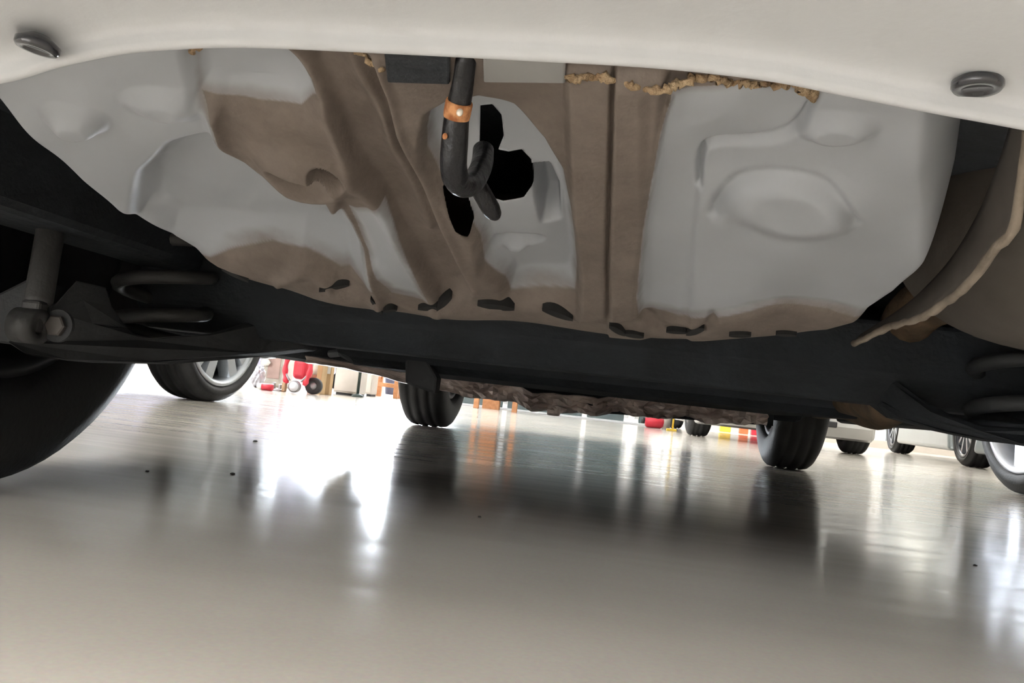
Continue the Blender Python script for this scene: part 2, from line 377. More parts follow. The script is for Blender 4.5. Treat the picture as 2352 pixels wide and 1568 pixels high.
# ================================================================== GENERIC PARKED CAR (local: +Y is the nose)
def arch(cy, r, z0, cz, n=10, rev=False):
    a0 = math.acos(max(-1, min(1, (z0 - cz) / r))) if abs(z0 - cz) < r else math.pi / 2
    # angle from straight up
    pts = [(cy + r * math.sin(t), cz + r * math.cos(t)) for t in np.linspace(-a0, a0, n)]
    return pts
def make_car(name, label, paint, loc, rz=0.0, L=4.2, W=1.74, wb=2.6, gc=.19, r=.315, tw=.205, rim='silver', roof=1.5, belt=.92, nose=.78, track=None, group='parked cars', rimrot=0.0, ratio=.66):
    e = empty(name, loc, rz, label, 'car', group)
    hw = W / 2; ra = r + .055; hl = L / 2
    p = [(-hl + .06, gc + .10), (-hl + .14, gc + .02)]
    for a in (-wb / 2, wb / 2):
        p += arch(a, ra, gc, r)
    p += [(hl - .14, gc + .02), (hl - .05, gc + .10), (hl, .45), (hl - .03, nose - .12), (hl - .16, nose), (wb / 2 - .35, belt), (-hl + .10, belt), (-hl + .01, .78), (-hl, .45)]
    bm = bmesh.new(); add_prism(bm, p, -hw, hw)
    # round the plan: pull nose and tail corners in
    for v in bm.verts:
        d = abs(v.co.y) - (hl - .55)
        if d > 0: v.co.x *= 1 - .16 * (d / .55) ** 2
    fin(bm, 'body', paint, e, bevel=.035, seg=3)
    # cabin
    cab = [(-hl + .14, belt - .01), (-hl + .48, roof - .05), (-hl + .75, roof), (.15, roof), (.45, roof - .06), (wb / 2 - .42, belt - .01)]
    bm = bmesh.new(); n = len(cab)
    def wz(z): return (hw - .035) - (z - belt) / (roof - belt) * .17
    A = [bm.verts.new((-wz(z), y, z)) for y, z in cab]; B = [bm.verts.new((wz(z), y, z)) for y, z in cab]
    bm.faces.new(A); bm.faces.new(B[::-1])
    for i in range(n): bm.faces.new((A[i], A[(i + 1) % n], B[(i + 1) % n], B[i]))
    fin(bm, 'cabin', paint, e, bevel=.03, seg=3)
    # side windows, windscreen and rear window as thin panes proud of the cabin
    def pane(nm, pts, off):
        bm = bmesh.new(); P = [Vector(q) for q in pts]; o = Vector(off)
        A = [bm.verts.new(q) for q in P]; B = [bm.verts.new(q + o) for q in P]; k = len(P)
        bm.faces.new(A[::-1]); bm.faces.new(B)
        for i in range(k): bm.faces.new((A[i], A[(i + 1) % k], B[(i + 1) % k], B[i]))
        fin(bm, nm, M_GLASS, e)
    zt, zb = roof - .10, belt + .05
    for s in (-1, 1):
        def S(y, z): return (s * (wz(z) - .002), y, z)
        yr = -hl + .30; mid = -.35
        pane('side_window', [S(yr, zb), S(mid - .04, zb), S(mid - .04, zt), S(yr + .28, zt)], (s * .008, 0, 0))
        pane('side_window', [S(mid + .04, zb), S(wb / 2 - .62, zb), S(.36, zt), S(mid + .04, zt)], (s * .008, 0, 0))
        # mirror
        bm = bmesh.new(); add_box(bm, (s * (hw + .06), wb / 2 - .62, belt + .08), (.16, .09, .13)); fin(bm, 'wing_mirror', paint, e, bevel=.03)
        # lamps
        bm = bmesh.new(); add_box(bm, (s * hw * .68, hl - .07, nose - .13), (.30, .14, .12)); fin(bm, 'headlamp', M_LAMP, e, bevel=.03)
        bm = bmesh.new(); add_box(bm, (s * hw * .70, -hl + .04, belt - .13), (.24, .10, .22)); fin(bm, 'tail_lamp', M_TAIL, e, bevel=.02)
        tr = (track / 2 if track else hw - tw / 2 - .012)
        for a in (-wb / 2, wb / 2): add_wheel(e, s * tr, a, r, tw, s, rim, rimrot, ratio)
    w0 = wz(zb) - .10; w1 = wz(zt) - .10
    yb = wb / 2 - .42 - (zb - belt) * .75 / (roof - .06 - belt) * 1.0
    fy = lambda z: .45 + (wb / 2 - .42 - .45) * ((roof - .06) - z) / (roof - .06 - belt)
    pane('windscreen', [(-w0, fy(zb), zb), (w0, fy(zb), zb), (w1, fy(zt), zt), (-w1, fy(zt), zt)], (0, .010, .010))
    ry = lambda z: -hl + .14 + .34 * (z - belt) / (roof - .05 - belt)
    pane('rear_window', [(-w0, ry(zb), zb), (w0, ry(zb), zb), (w1, ry(zt), zt), (-w1, ry(zt), zt)], (0, -.012, .006))
    # dark floor under the body between the wheels
    bm = bmesh.new(); iw = hw - tw - .08
    add_box(bm, (0, 0, gc + .14), (2 * iw, L - .5, .22)); fin(bm, 'underbody', M_DARK, e, bevel=.02)
    bm = bmesh.new(); add_box(bm, (0, hl - .03, .42), (W * .55, .05, .14)); fin(bm, 'grille', M_BLK, e, bevel=.015)
    bm = bmesh.new(); add_box(bm, (0, hl + .0, .50), (.33, .02, .11)); fin(bm, 'number_plate', M_OFFW, e)
    return e

# ================================================================== THE WHITE CAR WE LOOK UNDER
XC = -0.065; YR, YF = 0.88, 3.52; TR = 0.728; RW = 0.33; TW = 0.192
car = empty('car', (0, 0, 0), 0, 'cream white car right overhead, its underside seen from behind the rear bumper', 'car', 'parked cars')

# --- tyres (all four); rims face outwards
for sx in (-1, 1):
    for yy in (YR, YF):
        add_wheel(car, XC + sx * (TR if yy == YF else TR - .014), yy, RW, TW, sx, 'dark')

# --- rear bumper: cream moulding whose lower lip crosses the top of the view
LIP = [(-3900, -166), (-2400, 10), (-900, 172), (-500, 202), (-200, 200), (0, 176), (130, 140), (270, 110), (430, 96), (600, 94), (900, 107), (1200, 122), (1500, 139), (1750, 166), (1950, 204), (2150, 243), (2352, 280), (2700, 350), (3000, 415), (4200, 640), (5950, 871)]
LIPY = 0.345
lip = spline([atY(x, y, LIPY) for x, y in LIP], 10)
bm = bmesh.new()
sec = []                       # section: (dy, dz) relative to the lip centre
sec += [(.003, .006), (.003, -.0012), (.0022, -.0024), (.0008, -.003), (-.0010, -.0029), (-.0024, -.0018), (-.0030, 0), (-.0031, .003), (-.0040, .0052), (-.0062, .0068)]
sec += [(-.012, .0080), (-.022, .0085), (-.05, .0095), (-.09, .011), (-.13, .014), (-.16, .022), (-.185, .045), (-.20, .09), (-.205, .18), (-.20, .27), (-.185, .275), (-.18, .20), (-.165, .10), (-.14, .05), (-.06, .028), (0, .020), (.004, .008)]
rings = []
for p in lip:
    zt = .58
    ring = []
    for dy, dz in sec:
        sc_ = 1.0
        ring.append(bm.verts.new((p.x, p.y + dy, p.z + dz)))
    rings.append(ring)
ns = len(sec)
for i in range(len(rings) - 1):
    for k in range(ns):
        bm.faces.new((rings[i][k], rings[i][(k + 1) % ns], rings[i + 1][(k + 1) % ns], rings[i + 1][k]))
bm.faces.new(rings[0]); bm.faces.new(rings[-1][::-1])
bumper = fin(bm, 'rear_bumper', M_BUMPER, car, smooth=True)
def bumper_z(X):
    q = min(lip, key=lambda p: abs(p.x - X)); return q.z
for (cx, cy), tilt in (((88, 96), .12), ((2246, 184), 0.0)):
    d = ray(cx, cy); p = atY(cx, cy, .30)
    for _ in range(4):
        zt = bumper_z(p.x) + .0085; p = Vector(CC + d * ((zt - CAM_H) / d[2]))
    bm = bmesh.new()
    R1 = .0092
    add_lathe(bm, [(.004, .004), (.0005, R1), (-.0018, R1), (-.0030, R1 * .9), (-.0030, R1 * .62), (-.0022, R1 * .58), (-.0022, .0001)], 'Z', 32, closed=False)
    o = fin(bm, 'push_clip', M_CLIP, bumper, smooth=True); o.location = (p.x, p.y, p.z - .001); o.rotation_euler = (.0, tilt, 0)
    o['label'] = 'black plastic push clip'

# --- spare-wheel floor pan: pressed sheet with ribs, dimples and brown sealer
OUT = [(-140, 150), (-60, 225), (0, 282), (100, 378), (190, 465), (270, 535), (400, 608), (500, 655), (620, 694), (720, 718), (860, 740), (1000, 757), (1200, 779), (1400, 797), (1620, 806), (1800, 799), (1900, 787), (1960, 766), (2050, 716), (2120, 652), (2180, 562), (2202, 450), (2212, 350), (2226, 262), (2240, 225)]
ox = np.array([p[0] for p in OUT], float); oy = np.array([p[1] for p in OUT], float)
lx = np.array([p[0] for p in LIP], float); ly = np.array([p[1] for p in LIP], float)
NU, NV = 640, 280
u = np.linspace(-140, 2240, NU)
# even out columns where the outline turns steep
bot = np.interp(u, ox, oy); top = np.minimum(np.interp(u, lx, ly) - 14, bot - 4)
vv = np.linspace(0, 1, NV)
PX = np.repeat(u[:, None], NV, 1); PY = top[:, None] + (bot - top)[:, None] * vv[None, :]
def sd_poly(poly):
    P = np.array(poly, float); n = len(P); d2 = np.full(PX.shape, 1e12); ins = np.zeros(PX.shape, bool)
    for i in range(n):
        a, b_ = P[i], P[(i + 1) % n]; e = b_ - a
        t = np.clip(((PX - a[0]) * e[0] + (PY - a[1]) * e[1]) / (e @ e + 1e-9), 0, 1)
        d2 = np.minimum(d2, (PX - a[0] - t * e[0]) ** 2 + (PY - a[1] - t * e[1]) ** 2)
        c = ((a[1] > PY) != (b_[1] > PY)) & (PX < (b_[0] - a[0]) * (PY - a[1]) / (b_[1] - a[1] + 1e-12) + a[0])
        ins ^= c
    return np.where(ins, 1, -1) * np.sqrt(d2)
def sd_line(pts):
    P = np.array([tuple(q)[:2] for q in spline([(x, y, 0) for x, y in pts], 5)]); d2 = np.full(PX.shape, 1e12)
    for i in range(len(P) - 1):
        a, b_ = P[i], P[i + 1]; e = b_ - a
        t = np.clip(((PX - a[0]) * e[0] + (PY - a[1]) * e[1]) / (e @ e + 1e-9), 0, 1)
        d2 = np.minimum(d2, (PX - a[0] - t * e[0]) ** 2 + (PY - a[1] - t * e[1]) ** 2)
    return np.sqrt(d2)
def sst(x, a, b_):
    t = np.clip((x - a) / (b_ - a), 0, 1); return t * t * (3 - 2 * t)
def ell(cx, cy, rx, ry, rot=0):
    c, s = math.cos(math.radians(rot)), math.sin(math.radians(rot)); dx, dy = PX - cx, PY - cy
    return np.sqrt(((dx * c + dy * s) / rx) ** 2 + ((-dx * s + dy * c) / ry) ** 2)
MM = .0015
up = np.zeros(PX.shape)                        # relief, upwards positive (away from the viewer below)
def recess(poly, mm, edge): 
    global up; up = up + mm * MM * sst(sd_poly(poly), -edge / 2, edge / 2)
def ridge(pts, mm, wd):
    global up; up = up - mm * MM * np.exp(-(sd_line(pts) / wd) ** 2)
def dish(cx, cy, rx, ry, rot, mm, a=.75, b_=1.1):
    global up; up = up + mm * MM * (1 - sst(ell(cx, cy, rx, ry, rot), a, b_))
dish(172, 262, 80, 36, 16, -6.5, .35, 1.15); dish(372, 240, 90, 40, 12, -5, .3, 1.2)
recess([(318, 520), (345, 420), (400, 368), (480, 352), (560, 385), (650, 440), (770, 480), (830, 590), (800, 640), (690, 605), (520, 596), (390, 575)], 17, 90)
recess([(430, 100), (650, 120), (715, 195), (725, 228), (690, 258), (600, 262), (520, 246), (455, 226)], 7, 64)
R1 = [(655, 130), (715, 190), (755, 255), (790, 350), (830, 430), (880, 500), (940, 590), (1005, 695)]
R2 = [(862, 140), (890, 215), (912, 300), (955, 400), (1005, 505), (1045, 590), (1085, 660)]
R3 = [(785, 150), (830, 215), (872, 290), (905, 390), (945, 470), (985, 545)]
R4 = [(765, 470), (800, 530), (838, 610), (872, 676)]
recess(R1 + R2[::-1], 9, 34)
ridge(R1, 5, 13); ridge(R2, 5.5, 11); ridge(R3, 3.5, 16); ridge(R4, 5, 15)
ridge([(490, 265), (505, 320), (545, 375), (640, 415), (770, 470)], 5, 16)
dish(705, 388, 128, 52, 20, -9, .35, 1.15); dish(690, 392, 84, 26, 20, 10, .5, 1.1); 
dish(752, 384, 46, 14, 32, 16, .6, 1.1)
# central recess behind the hook, with openings cut in place of soft shadows
G4 = [(975, 345), (988, 275), (1035, 240), (1095, 236), (1170, 272), (1240, 332), (1288, 405), (1308, 500), (1322, 640), (1318, 690), (1170, 690), (1158, 662), (1112, 620), (1100, 560), (1062, 500), (1002, 425), (978, 380)]
recess(G4, 13, 46)
dish(1182, 606, 62, 15, 2, 7, .5, 1.1); dish(1180, 618, 30, 7, 2, -4, .4, 1.1)
recess([(1216, 456), (1252, 450), (1272, 488), (1277, 564), (1240, 564), (1226, 518)], 16, 16)
SHADOW_HOLES = [[(1014, 452), (1038, 436), (1060, 474), (1086, 530), (1076, 548), (1046, 528)], [(1092, 340), (1120, 334), (1142, 352), (1148, 392), (1136, 420), (1160, 424), (1190, 418), (1212, 440), (1218, 490), (1196, 516), (1150, 522), (1112, 512), (1092, 450)]]
# rail band with a lap seam
recess([(1300, 120), (1535, 120), (1522, 240), (1496, 420), (1470, 600), (1462, 712), (1330, 712), (1322, 560), (1306, 330)], -6, 26)
up += 5.0 * MM * np.exp(-(sd_line([(1412, 140), (1408, 300), (1402, 480), (1398, 600), (1400, 700)]) / 5) ** 2)
up -= 2.0 * MM * sst(PX - np.interp(PY, [140, 300, 480, 600, 720], [1412, 1408, 1402, 1398, 1400]), -3, 3) * sst(1500 - PX, 0, 30)
ridge([(1540, 215), (1520, 280), (1505, 370), (1488, 480), (1474, 600), (1466, 700)], 2.5, 7)
# right-hand panel: stepped field, oval and big round emboss
STEP = [(1585, 690), (1592, 560), (1604, 430), (1618, 338), (1700, 330), (1770, 318), (1815, 303), (1845, 275), (1872, 232), (1930, 190), (2300, 200), (2300, 800), (1585, 800)]
recess(STEP, -1.5, 16)
up += 3.0 * MM * np.exp(-(sd_line([(1606, 425), (1618, 338), (1700, 330), (1770, 318), (1815, 303), (1845, 275), (1872, 232)]) / 7) ** 2)
dish(1925, 285, 98, 38, -4, -4.5, .4, 1.1)
up += 3.2 * MM * np.exp(-(sd_line([(1640, 480), (1668, 432), (1720, 402), (1800, 388), (1880, 400), (1935, 432), (1965, 480)]) / 13) ** 2)
dish(1822, 452, 170, 80, 3, -6, .45, 1.12)
# brown front flange stands a little proud and bends up at the rim
FL = [(400, 620), (480, 600), (610, 600), (700, 612), (760, 645), (870, 672), (990, 694), (1170, 694), (1320, 700), (1462, 722), (1560, 722), (1650, 700), (1780, 688), (1900, 694), (2015, 722), (1960, 900), (1000, 900), (400, 760)]
recess(FL, -4, 22)
ridge([(640, 640), (700, 625), (760, 650)], 3, 10)
up += 3 * MM * np.exp(-(sd_line([(1480, 716), (1540, 738), (1600, 738), (1640, 705)]) / 9) ** 2)
# gentle crown over the whole pan and rounded rim
dist = np.minimum(bot[:, None] - PY, 1e9)
up *= .2 + .8 * sst(dist, 6, 55)
dxr = np.clip(2232 - PX, 0, None); dxl = 1e9
rimd = np.minimum(dist, np.minimum(dxr * 1.3, 1e9))
up += 20 * MM * (1 - sst(rimd, 0, 60)) ** 2
up += 45 * MM * sst(PX, 2080, 2235) ** 2
up *= sst(PY - top[:, None], 4, 40)
ii = np.arange(PX.size).reshape(PX.shape)
rnd = np.sin(PX * .021 + 1.3) * np.cos(PY * .027) * 1.2 * MM + np.sin(PX * .009 + PY * .013) * 1.5 * MM
XYZ = pan_points(PX, PY); XYZ[..., 2] += up + rnd
def surf(x, y, dz=0.0):
    i = int(np.clip(round((x + 140) / 2380 * (NU - 1)), 0, NU - 1)); j = int(np.clip(round((y - top[i]) / max(1, bot[i] - top[i]) * (NV - 1)), 0, NV - 1))
    p = on_pan(x, y); return Vector((p.x, p.y, p.z + up[i, j] + rnd[i, j] + dz))
# skirt: the walls of the well rise from the rim
sk = XYZ[:, -1, :].copy(); sk1 = sk.copy(); sk1[:, 2] += .02; sk1[:, 1] += .006
sk2 = sk1.copy(); sk2[:, 2] += .09; sk2[:, 1] += .01
verts = np.concatenate([XYZ.reshape(-1, 3), sk1, sk2])
faces = []
hole = np.maximum.reduce([sd_poly(h_) for h_ in SHADOW_HOLES])
du_ = 2380 / (NU - 1); dv_ = (bot - top)[:, None] / (NV - 1)
gx_ = np.gradient(hole, axis=0) / du_; gy_ = np.gradient(hole, axis=1) / dv_; gg = gx_ ** 2 + gy_ ** 2 + 1e-6
near = np.abs(hole) < 3.6
st_ = np.where(near, -hole / gg, 0)
XY2 = pan_points(PX + np.clip(st_ * gx_, -4, 4), PY + np.clip(st_ * gy_, -4, 4)); XY2[..., 2] += up + rnd
XYZ = np.where(near[..., None], XY2, XYZ); verts[:PX.size] = XYZ.reshape(-1, 3); hole = np.where(near, 0.0, hole)
keep = (np.maximum.reduce([hole[:-1, :-1], hole[1:, :-1], hole[1:, 1:], hole[:-1, 1:]]) < .5).reshape(-1)
q = np.stack([ii[:-1, :-1], ii[1:, :-1], ii[1:, 1:], ii[:-1, 1:]], -1).reshape(-1, 4)[keep]
base = PX.size; a = np.arange(NU - 1)
rimi = ii[:, -1]
q2 = np.stack([rimi[:-1], rimi[1:], base + a + 1, base + a], -1); q3 = np.stack([base + a, base + a + 1, base + NU + a + 1, base + NU + a], -1)
me = bpy.data.meshes.new('floor_pan'); me.from_pydata(verts.tolist(), [], np.concatenate([q, q2, q3]).tolist())
# sealer mask: brown everywhere except the bare painted fields
grey = np.full(PX.shape, -1e9)
for g in (
    [(-300, -50), (450, 40), (450, 138), (462, 228), (490, 270), (505, 325), (545, 378), (600, 402), (690, 432), (775, 470), (815, 545), (858, 648), (780, 640), (700, 606), (620, 594), (540, 596), (470, 602), (400, 622), (300, 600), (-300, 300)],
    [(438, 60), (560, 100), (655, 148), (712, 198), (724, 226), (690, 258), (600, 262), (520, 246), (455, 226)],
    [(800, 480), (880, 486), (935, 585), (985, 684), (900, 668), (868, 632), (830, 560)], G4,
    [(1545, 205), (1590, 188), (1700, 178), (1850, 214), (1862, 236), (1885, 200), (2300, 180), (2300, 420), (2185, 565), (2120, 655), (2040, 722), (2010, 722), (1900, 694), (1780, 686), (1650, 700), (1560, 716), (1470, 704), (1465, 650), (1480, 500), (1500, 380), (1520, 270)]):
    grey = np.maximum(grey, sd_poly(g))
mask = 1 - sst(grey, -9, 9)
mask = np.maximum(mask, .5 * (1 - sst(grey, 0, 40)))
att = me.attributes.new('sealer', 'FLOAT', 'POINT')
vals = np.concatenate([mask.reshape(-1), np.ones(NU), np.ones(NU)]).astype(np.float32)
att.data.foreach_set('value', vals)
pan = link('floor_pan', me, M_PAN, car, smooth=True)
pan['label'] = 'grey painted pressed floor pan smeared with brown sealer'
zoff = lambda x, y: surf(x, y).z - on_pan(x, y).z
# black inserts stand in for the dark inside the front flange slots
for (x0, y0, x1, y1, wd) in [(508, 628, 572, 633, 5), (735, 650, 802, 656, 5), (854, 662, 882, 692, 8), (884, 682, 915, 688, 4), (962, 690, 1010, 691, 6), (1005, 692, 1038, 683, 9), (1098, 687, 1182, 703, 8), (1246, 704, 1318, 712, 8), (1403, 711, 1440, 733, 9), (1436, 732, 1482, 740, 6), (1532, 741, 1582, 744, 4), (1578, 746, 1620, 727, 9), (1678, 732, 1728, 739, 5), (1784, 741, 1832, 746, 4), (688, 700, 730, 708, 5)]:
    bm = bmesh.new(); N = 9; a_ = []; b2 = []
    for k in range(N):
        t = k / (N - 1); hwid = .8 * wd * math.sin(math.pi * (.06 + .88 * t)) ** .6
        x, y = x0 + (x1 - x0) * t, y0 + (y1 - y0) * t
        za = zoff(x0, y0) * (1 - t) + zoff(x1, y1) * t - .003; a_.append(bm.verts.new(on_pan(x, y - hwid, za))); b2.append(bm.verts.new(on_pan(x, y + hwid, za)))
    for k in range(N - 1): bm.faces.new((a_[k], a_[k + 1], b2[k + 1], b2[k]))
    r_ = bmesh.ops.extrude_face_region(bm, geom=bm.faces[:])
    bmesh.ops.translate(bm, verts=[v for v in r_['geom'] if isinstance(v, bmesh.types.BMVert)], vec=(0, 0, .008))
    fin(bm, 'dark_slot_insert', M_SLOT, pan)
# crusts of foam squeezed out along the bumper lip
def crust(pts, rad, seed):
    rnd_ = random.Random(seed); P = spline([surf(x, y, -.0005) for x, y in pts], 16)
    bm = bmesh.new(); rr = [rad * (.55 + .9 * rnd_.random()) for _ in P]
    rr[0] *= .3; rr[-1] *= .3
    add_tube(bm, [p + Vector((rnd_.uniform(-1, 1) * .0012, rnd_.uniform(-1, 1) * .0012, rnd_.uniform(-1, 1) * .001)) for p in P], rr, 9)
    fin(bm, 'foam_crust', M_CRUST, pan, smooth=True)['label'] = 'lumpy tan foam crust'
crust([(432, 138), (520, 133), (620, 131), (700, 132), (790, 138), (880, 144)], .0014, 1)
crust([(1312, 148), (1400, 152), (1500, 158), (1620, 167), (1700, 177), (1790, 190), (1850, 202)], .0016, 2)
crust([(1838, 205), (1858, 215), (1868, 228), (1872, 240)], .0026, 3)

# --- tow hook
def hookpt(x, y, Y): return atY(x, y, Y)
bm = bmesh.new()
path = spline([hookpt(1078, 60, .352), hookpt(1070, 140, .356), hookpt(1062, 200, .364), hookpt(1050, 262, .372), hookpt(1044, 330, .378), hookpt(1042, 385, .384), hookpt(1052, 420, .394), hookpt(1078, 425, .408), hookpt(1098, 400, .424), hookpt(1108, 372, .436), hookpt(1110, 345, .445)], 7)
add_tube(bm, path, [min(.0064, .0047 + .0017 * max(0, (p.y - .36)) / .018) if p.y < .39 else .0058 for p in path], 18)
hook = fin(bm, 'tow_hook', M_HOOK, car, smooth=True); hook['label'] = 'black steel tow hook with a rusty patch'
bm = bmesh.new()
cp = spline([hookpt(1055.5, 232, .3682), hookpt(1051.5, 252, .3706), hookpt(1048.5, 270, .3727)], 5)
add_tube(bm, cp, [.0060, .0062, .0063, .0062, .0063, .0062, .0063, .0062, .0062, .0061, .0060][:len(cp)], 20)
fin(bm, 'rust_patch', M_RUST, hook, smooth=True)['label'] = 'orange rust ring on the hook'
for (x, y, rr) in ((1056, 258, .0016), (1022, 313, .0013)):
    bm = bmesh.new(); bmesh.ops.create_icosphere(bm, subdivisions=2, radius=rr, matrix=Matrix.Translation(atY(x, y, .3645 if y < 300 else .3705)) @ Matrix.Diagonal((1, .5, 1.2, 1)))
    fin(bm, 'highlight_rust_spot', M_PALE if x > 1040 else M_RUST, hook, smooth=True)  # pale spot paints a white highlight, the other spot is rust
bm = bmesh.new()
add_tube(bm, spline([hookpt(1085, 410, .425), hookpt(1105, 440, .43), hookpt(1125, 475, .435), hookpt(1142, 502, .44)], 5), [.005] * 12 + [.0045, .004, .003, .002], 12)
fin(bm, 'hook_tail', M_HOOK, hook, smooth=True)
# dark slab stands in for the shadowed gap at the hook bracket
bm = bmesh.new()
c0 = on_pan(960, 140); 
q = [on_pan(884, 100, -.004), on_pan(1035, 105, -.004), on_pan(1035, 176, -.004), on_pan(892, 172, -.004)]
A = [bm.verts.new(p) for p in q]; B = [bm.verts.new(p + Vector((0, .004, .03))) for p in q]
bm.faces.new(A); bm.faces.new(B[::-1])
for i in range(4): bm.faces.new((A[i], B[i], B[(i + 1) % 4], A[(i + 1) % 4]))
fin(bm, 'bracket_gap_shade', M_DARK, car, bevel=.001)
bm = bmesh.new()
q = [on_pan(1112, 100, -.005), on_pan(1302, 110, -.005), on_pan(1300, 178, -.003), on_pan(1112, 176, -.003)]
A = [bm.verts.new(p) for p in q]; B = [bm.verts.new(p + Vector((0, .004, .02))) for p in q]
bm.faces.new(A); bm.faces.new(B[::-1])
for i in range(4): bm.faces.new((A[i], B[i], B[(i + 1) % 4], A[(i + 1) % 4]))
fin(bm, 'reinforcing_plate', mat('grey_plate_paint', (0.25, 0.25, 0.245), .6), car, bevel=.001)

# --- flange plate curling round the right side of the pan
inn = spline([atY(x, y, Y) for x, y, Y in [(2330, 250, .44), (2290, 380, .47), (2240, 500, .53), (2170, 610, .60), (2080, 700, .68), (1985, 768, .76)]], 8)
outp = spline([atY(x, y, Y) for x, y, Y in [(2365, 300, .40), (2345, 430, .43), (2326, 532, .46), (2282, 575, .49), (2225, 650, .53), (2130, 722, .60), (2040, 752, .68), (1962, 790, .76)]], 8)
def resample(P, n):
    L = [0]
    for i in range(1, len(P)): L.append(L[-1] + (P[i] - P[i - 1]).length)
    out = []
    for k in range(n):
        s = L[-1] * k / (n - 1); i = min(max(np.searchsorted(L, s), 1), len(P) - 1); t = (s - L[i - 1]) / (L[i] - L[i - 1] + 1e-9)
        out.append(P[i - 1].lerp(P[i], float(t)))
    return out
n = 40; I = resample(inn, n); O = resample(outp, n)
bm = bmesh.new(); rows = []
for i in range(n):
    row = []
    for k in range(6):
        t = k / 5; p = I[i].lerp(O[i], t); p.z += .004 * math.sin(math.pi * t); row.append(bm.verts.new(p))
    rows.append(row)
for i in range(n - 1):
    for k in range(5): bm.faces.new((rows[i][k], rows[i + 1][k], rows[i + 1][k + 1], rows[i][k + 1]))
so = fin(bm, 'flange_plate', M_FLANGE_D, car, smooth=True)
sm = so.modifiers.new('thick', 'SOLIDIFY'); sm.thickness = .002
bm = bmesh.new(); rnd_ = random.Random(5)
add_tube(bm, [p + Vector((0, 0, rnd_.uniform(-.0006, .0006))) for p in O], [.0024 + .0008 * rnd_.random() for _ in O], 10)
fin(bm, 'flange_lip', M_FLANGE, so, smooth=True)['label'] = 'dusty rolled lip of the flange'

# --- muffler on the right
bm = bmesh.new()
mc = atY(2560, 500, .70)
bmesh.ops.create_uvsphere(bm, u_segments=48, v_segments=32, radius=1)
for v in bm.verts:
    x, y, z = v.co
    f = lambda t, e: math.copysign(abs(t) ** e, t)
    v.co = Vector((f(x, .8) * .155, f(y, .75) * .13, f(z, .85) * .108)) + mc
muf = fin(bm, 'muffler', M_MUFF, car, smooth=True)
bm = bmesh.new()
add_tube(bm, spline([mc + Vector((-.02, .10, -.03)), mc + Vector((-.05, .3, -.05)), atY(2040, 935, 1.25), atY(1940, 925, 1.5), atY(1880, 930, 1.8)], 8), .028, 16)
fin(bm, 'exhaust_pipe', M_BROWNSTEEL, car, smooth=True)
bm = bmesh.new()
pA, pB = atY(1925, 905, 1.35), atY(2068, 932, 1.12)
add_tube(bm, [pA, pA.lerp(pB, .05), pA.lerp(pB, .15), pA.lerp(pB, .85), pA.lerp(pB, .96), pB], [.012, .022, .027, .027, .022, .012], 20)
fin(bm, 'exhaust_resonator', M_BROWNSTEEL, car, smooth=True)['label'] = 'rusty brown exhaust canister'

# --- rear suspension: twist beam, trailing arms, springs, shock absorbers
def slab(name, poly, Yn, Yf, m, bevel=.004, shrink=1.0, parent=None):
    """plate whose near face is the polygon at depth Yn (a function of the corner or a number), with real thickness to Yf"""
    bm = bmesh.new()
    ys = Yn if isinstance(Yn, (list, tuple)) else [Yn] * len(poly)
    P = [atY(x, y, Y) for (x, y), Y in zip(poly, ys)]
    A = [bm.verts.new(p) for p in P]; B = [bm.verts.new(p + Vector((0, Yf, 0))) for p in P]
    bm.faces.new(A); bm.faces.new(B[::-1]); k = len(P)
    for i in range(k): bm.faces.new((A[i], B[i], B[(i + 1) % k], A[(i + 1) % k]))
    return fin(bm, name, m, parent or car, bevel=bevel)
slab('trailing_arm', [(-60, 700), (60, 640), (95, 648), (120, 700), (175, 640), (192, 690), (240, 752), (330, 776), (480, 764), (640, 716), (700, 720), (700, 800), (590, 812), (460, 822), (350, 832), (150, 828), (60, 815), (20, 790), (-60, 780)],
     [.74, .74, .74, .74, .76, .78, .82, .88, .96, 1.06, 1.08, 1.08, 1.04, .98, .90, .80, .75, .74, .74], .05, M_ARM, bevel=.008)
slab('trailing_arm', [(1900, 790), (1975, 800), (2060, 868), (2150, 938), (2260, 976), (2380, 985), (2600, 960), (2600, 1060), (2352, 1022), (2290, 1016), (2170, 991), (2060, 960), (1980, 900), (1900, 860)],
     [1.08, 1.05, 1.0, .95, .92, .90, .86, .86, .90, .92, .95, 1.0, 1.05, 1.08], .05, M_DARK, bevel=.008)
bm = bmesh.new()
add_prism(bm, [(1.00, .30), (1.00, .235), (1.03, .205), (1.09, .205), (1.12, .235), (1.12, .30), (1.10, .30), (1.10, .24), (1.08, .222), (1.04, .222), (1.02, .24), (1.02, .30)], XC - .56, XC + .56)
fin(bm, 'twist_beam', M_DARK, car, bevel=.006)
slab('beam_gusset', [(930, 776), (955, 778), (1005, 868), (1000, 905), (930, 880)], 1.3, .03, M_ARM)
def spring(cx, Yc, dia, z0, z1, turns, wire, m):
    bm = bmesh.new(); pts = []
    N = int(turns * 20)
    for k in range(N + 1):
        t = 2 * math.pi * k / 20; pts.append((cx + dia / 2 * math.cos(t), Yc + dia / 2 * math.sin(t), z0 + (z1 - z0) * k / N))
    add_tube(bm, pts, wire, 10); return fin(bm, 'coil_spring', m, car, smooth=True)
pz = atY(325, 735, .93)
spring(pz.x, .97, .105, pz.z - .030, pz.z + .17, 4.4, .0085, M_SHOCK)
pz2 = atY(2330, 925, .93)
spring(pz2.x + .03, .97, .105, pz2.z - .030, pz2.z + .17, 4.4, .0085, M_ARM)
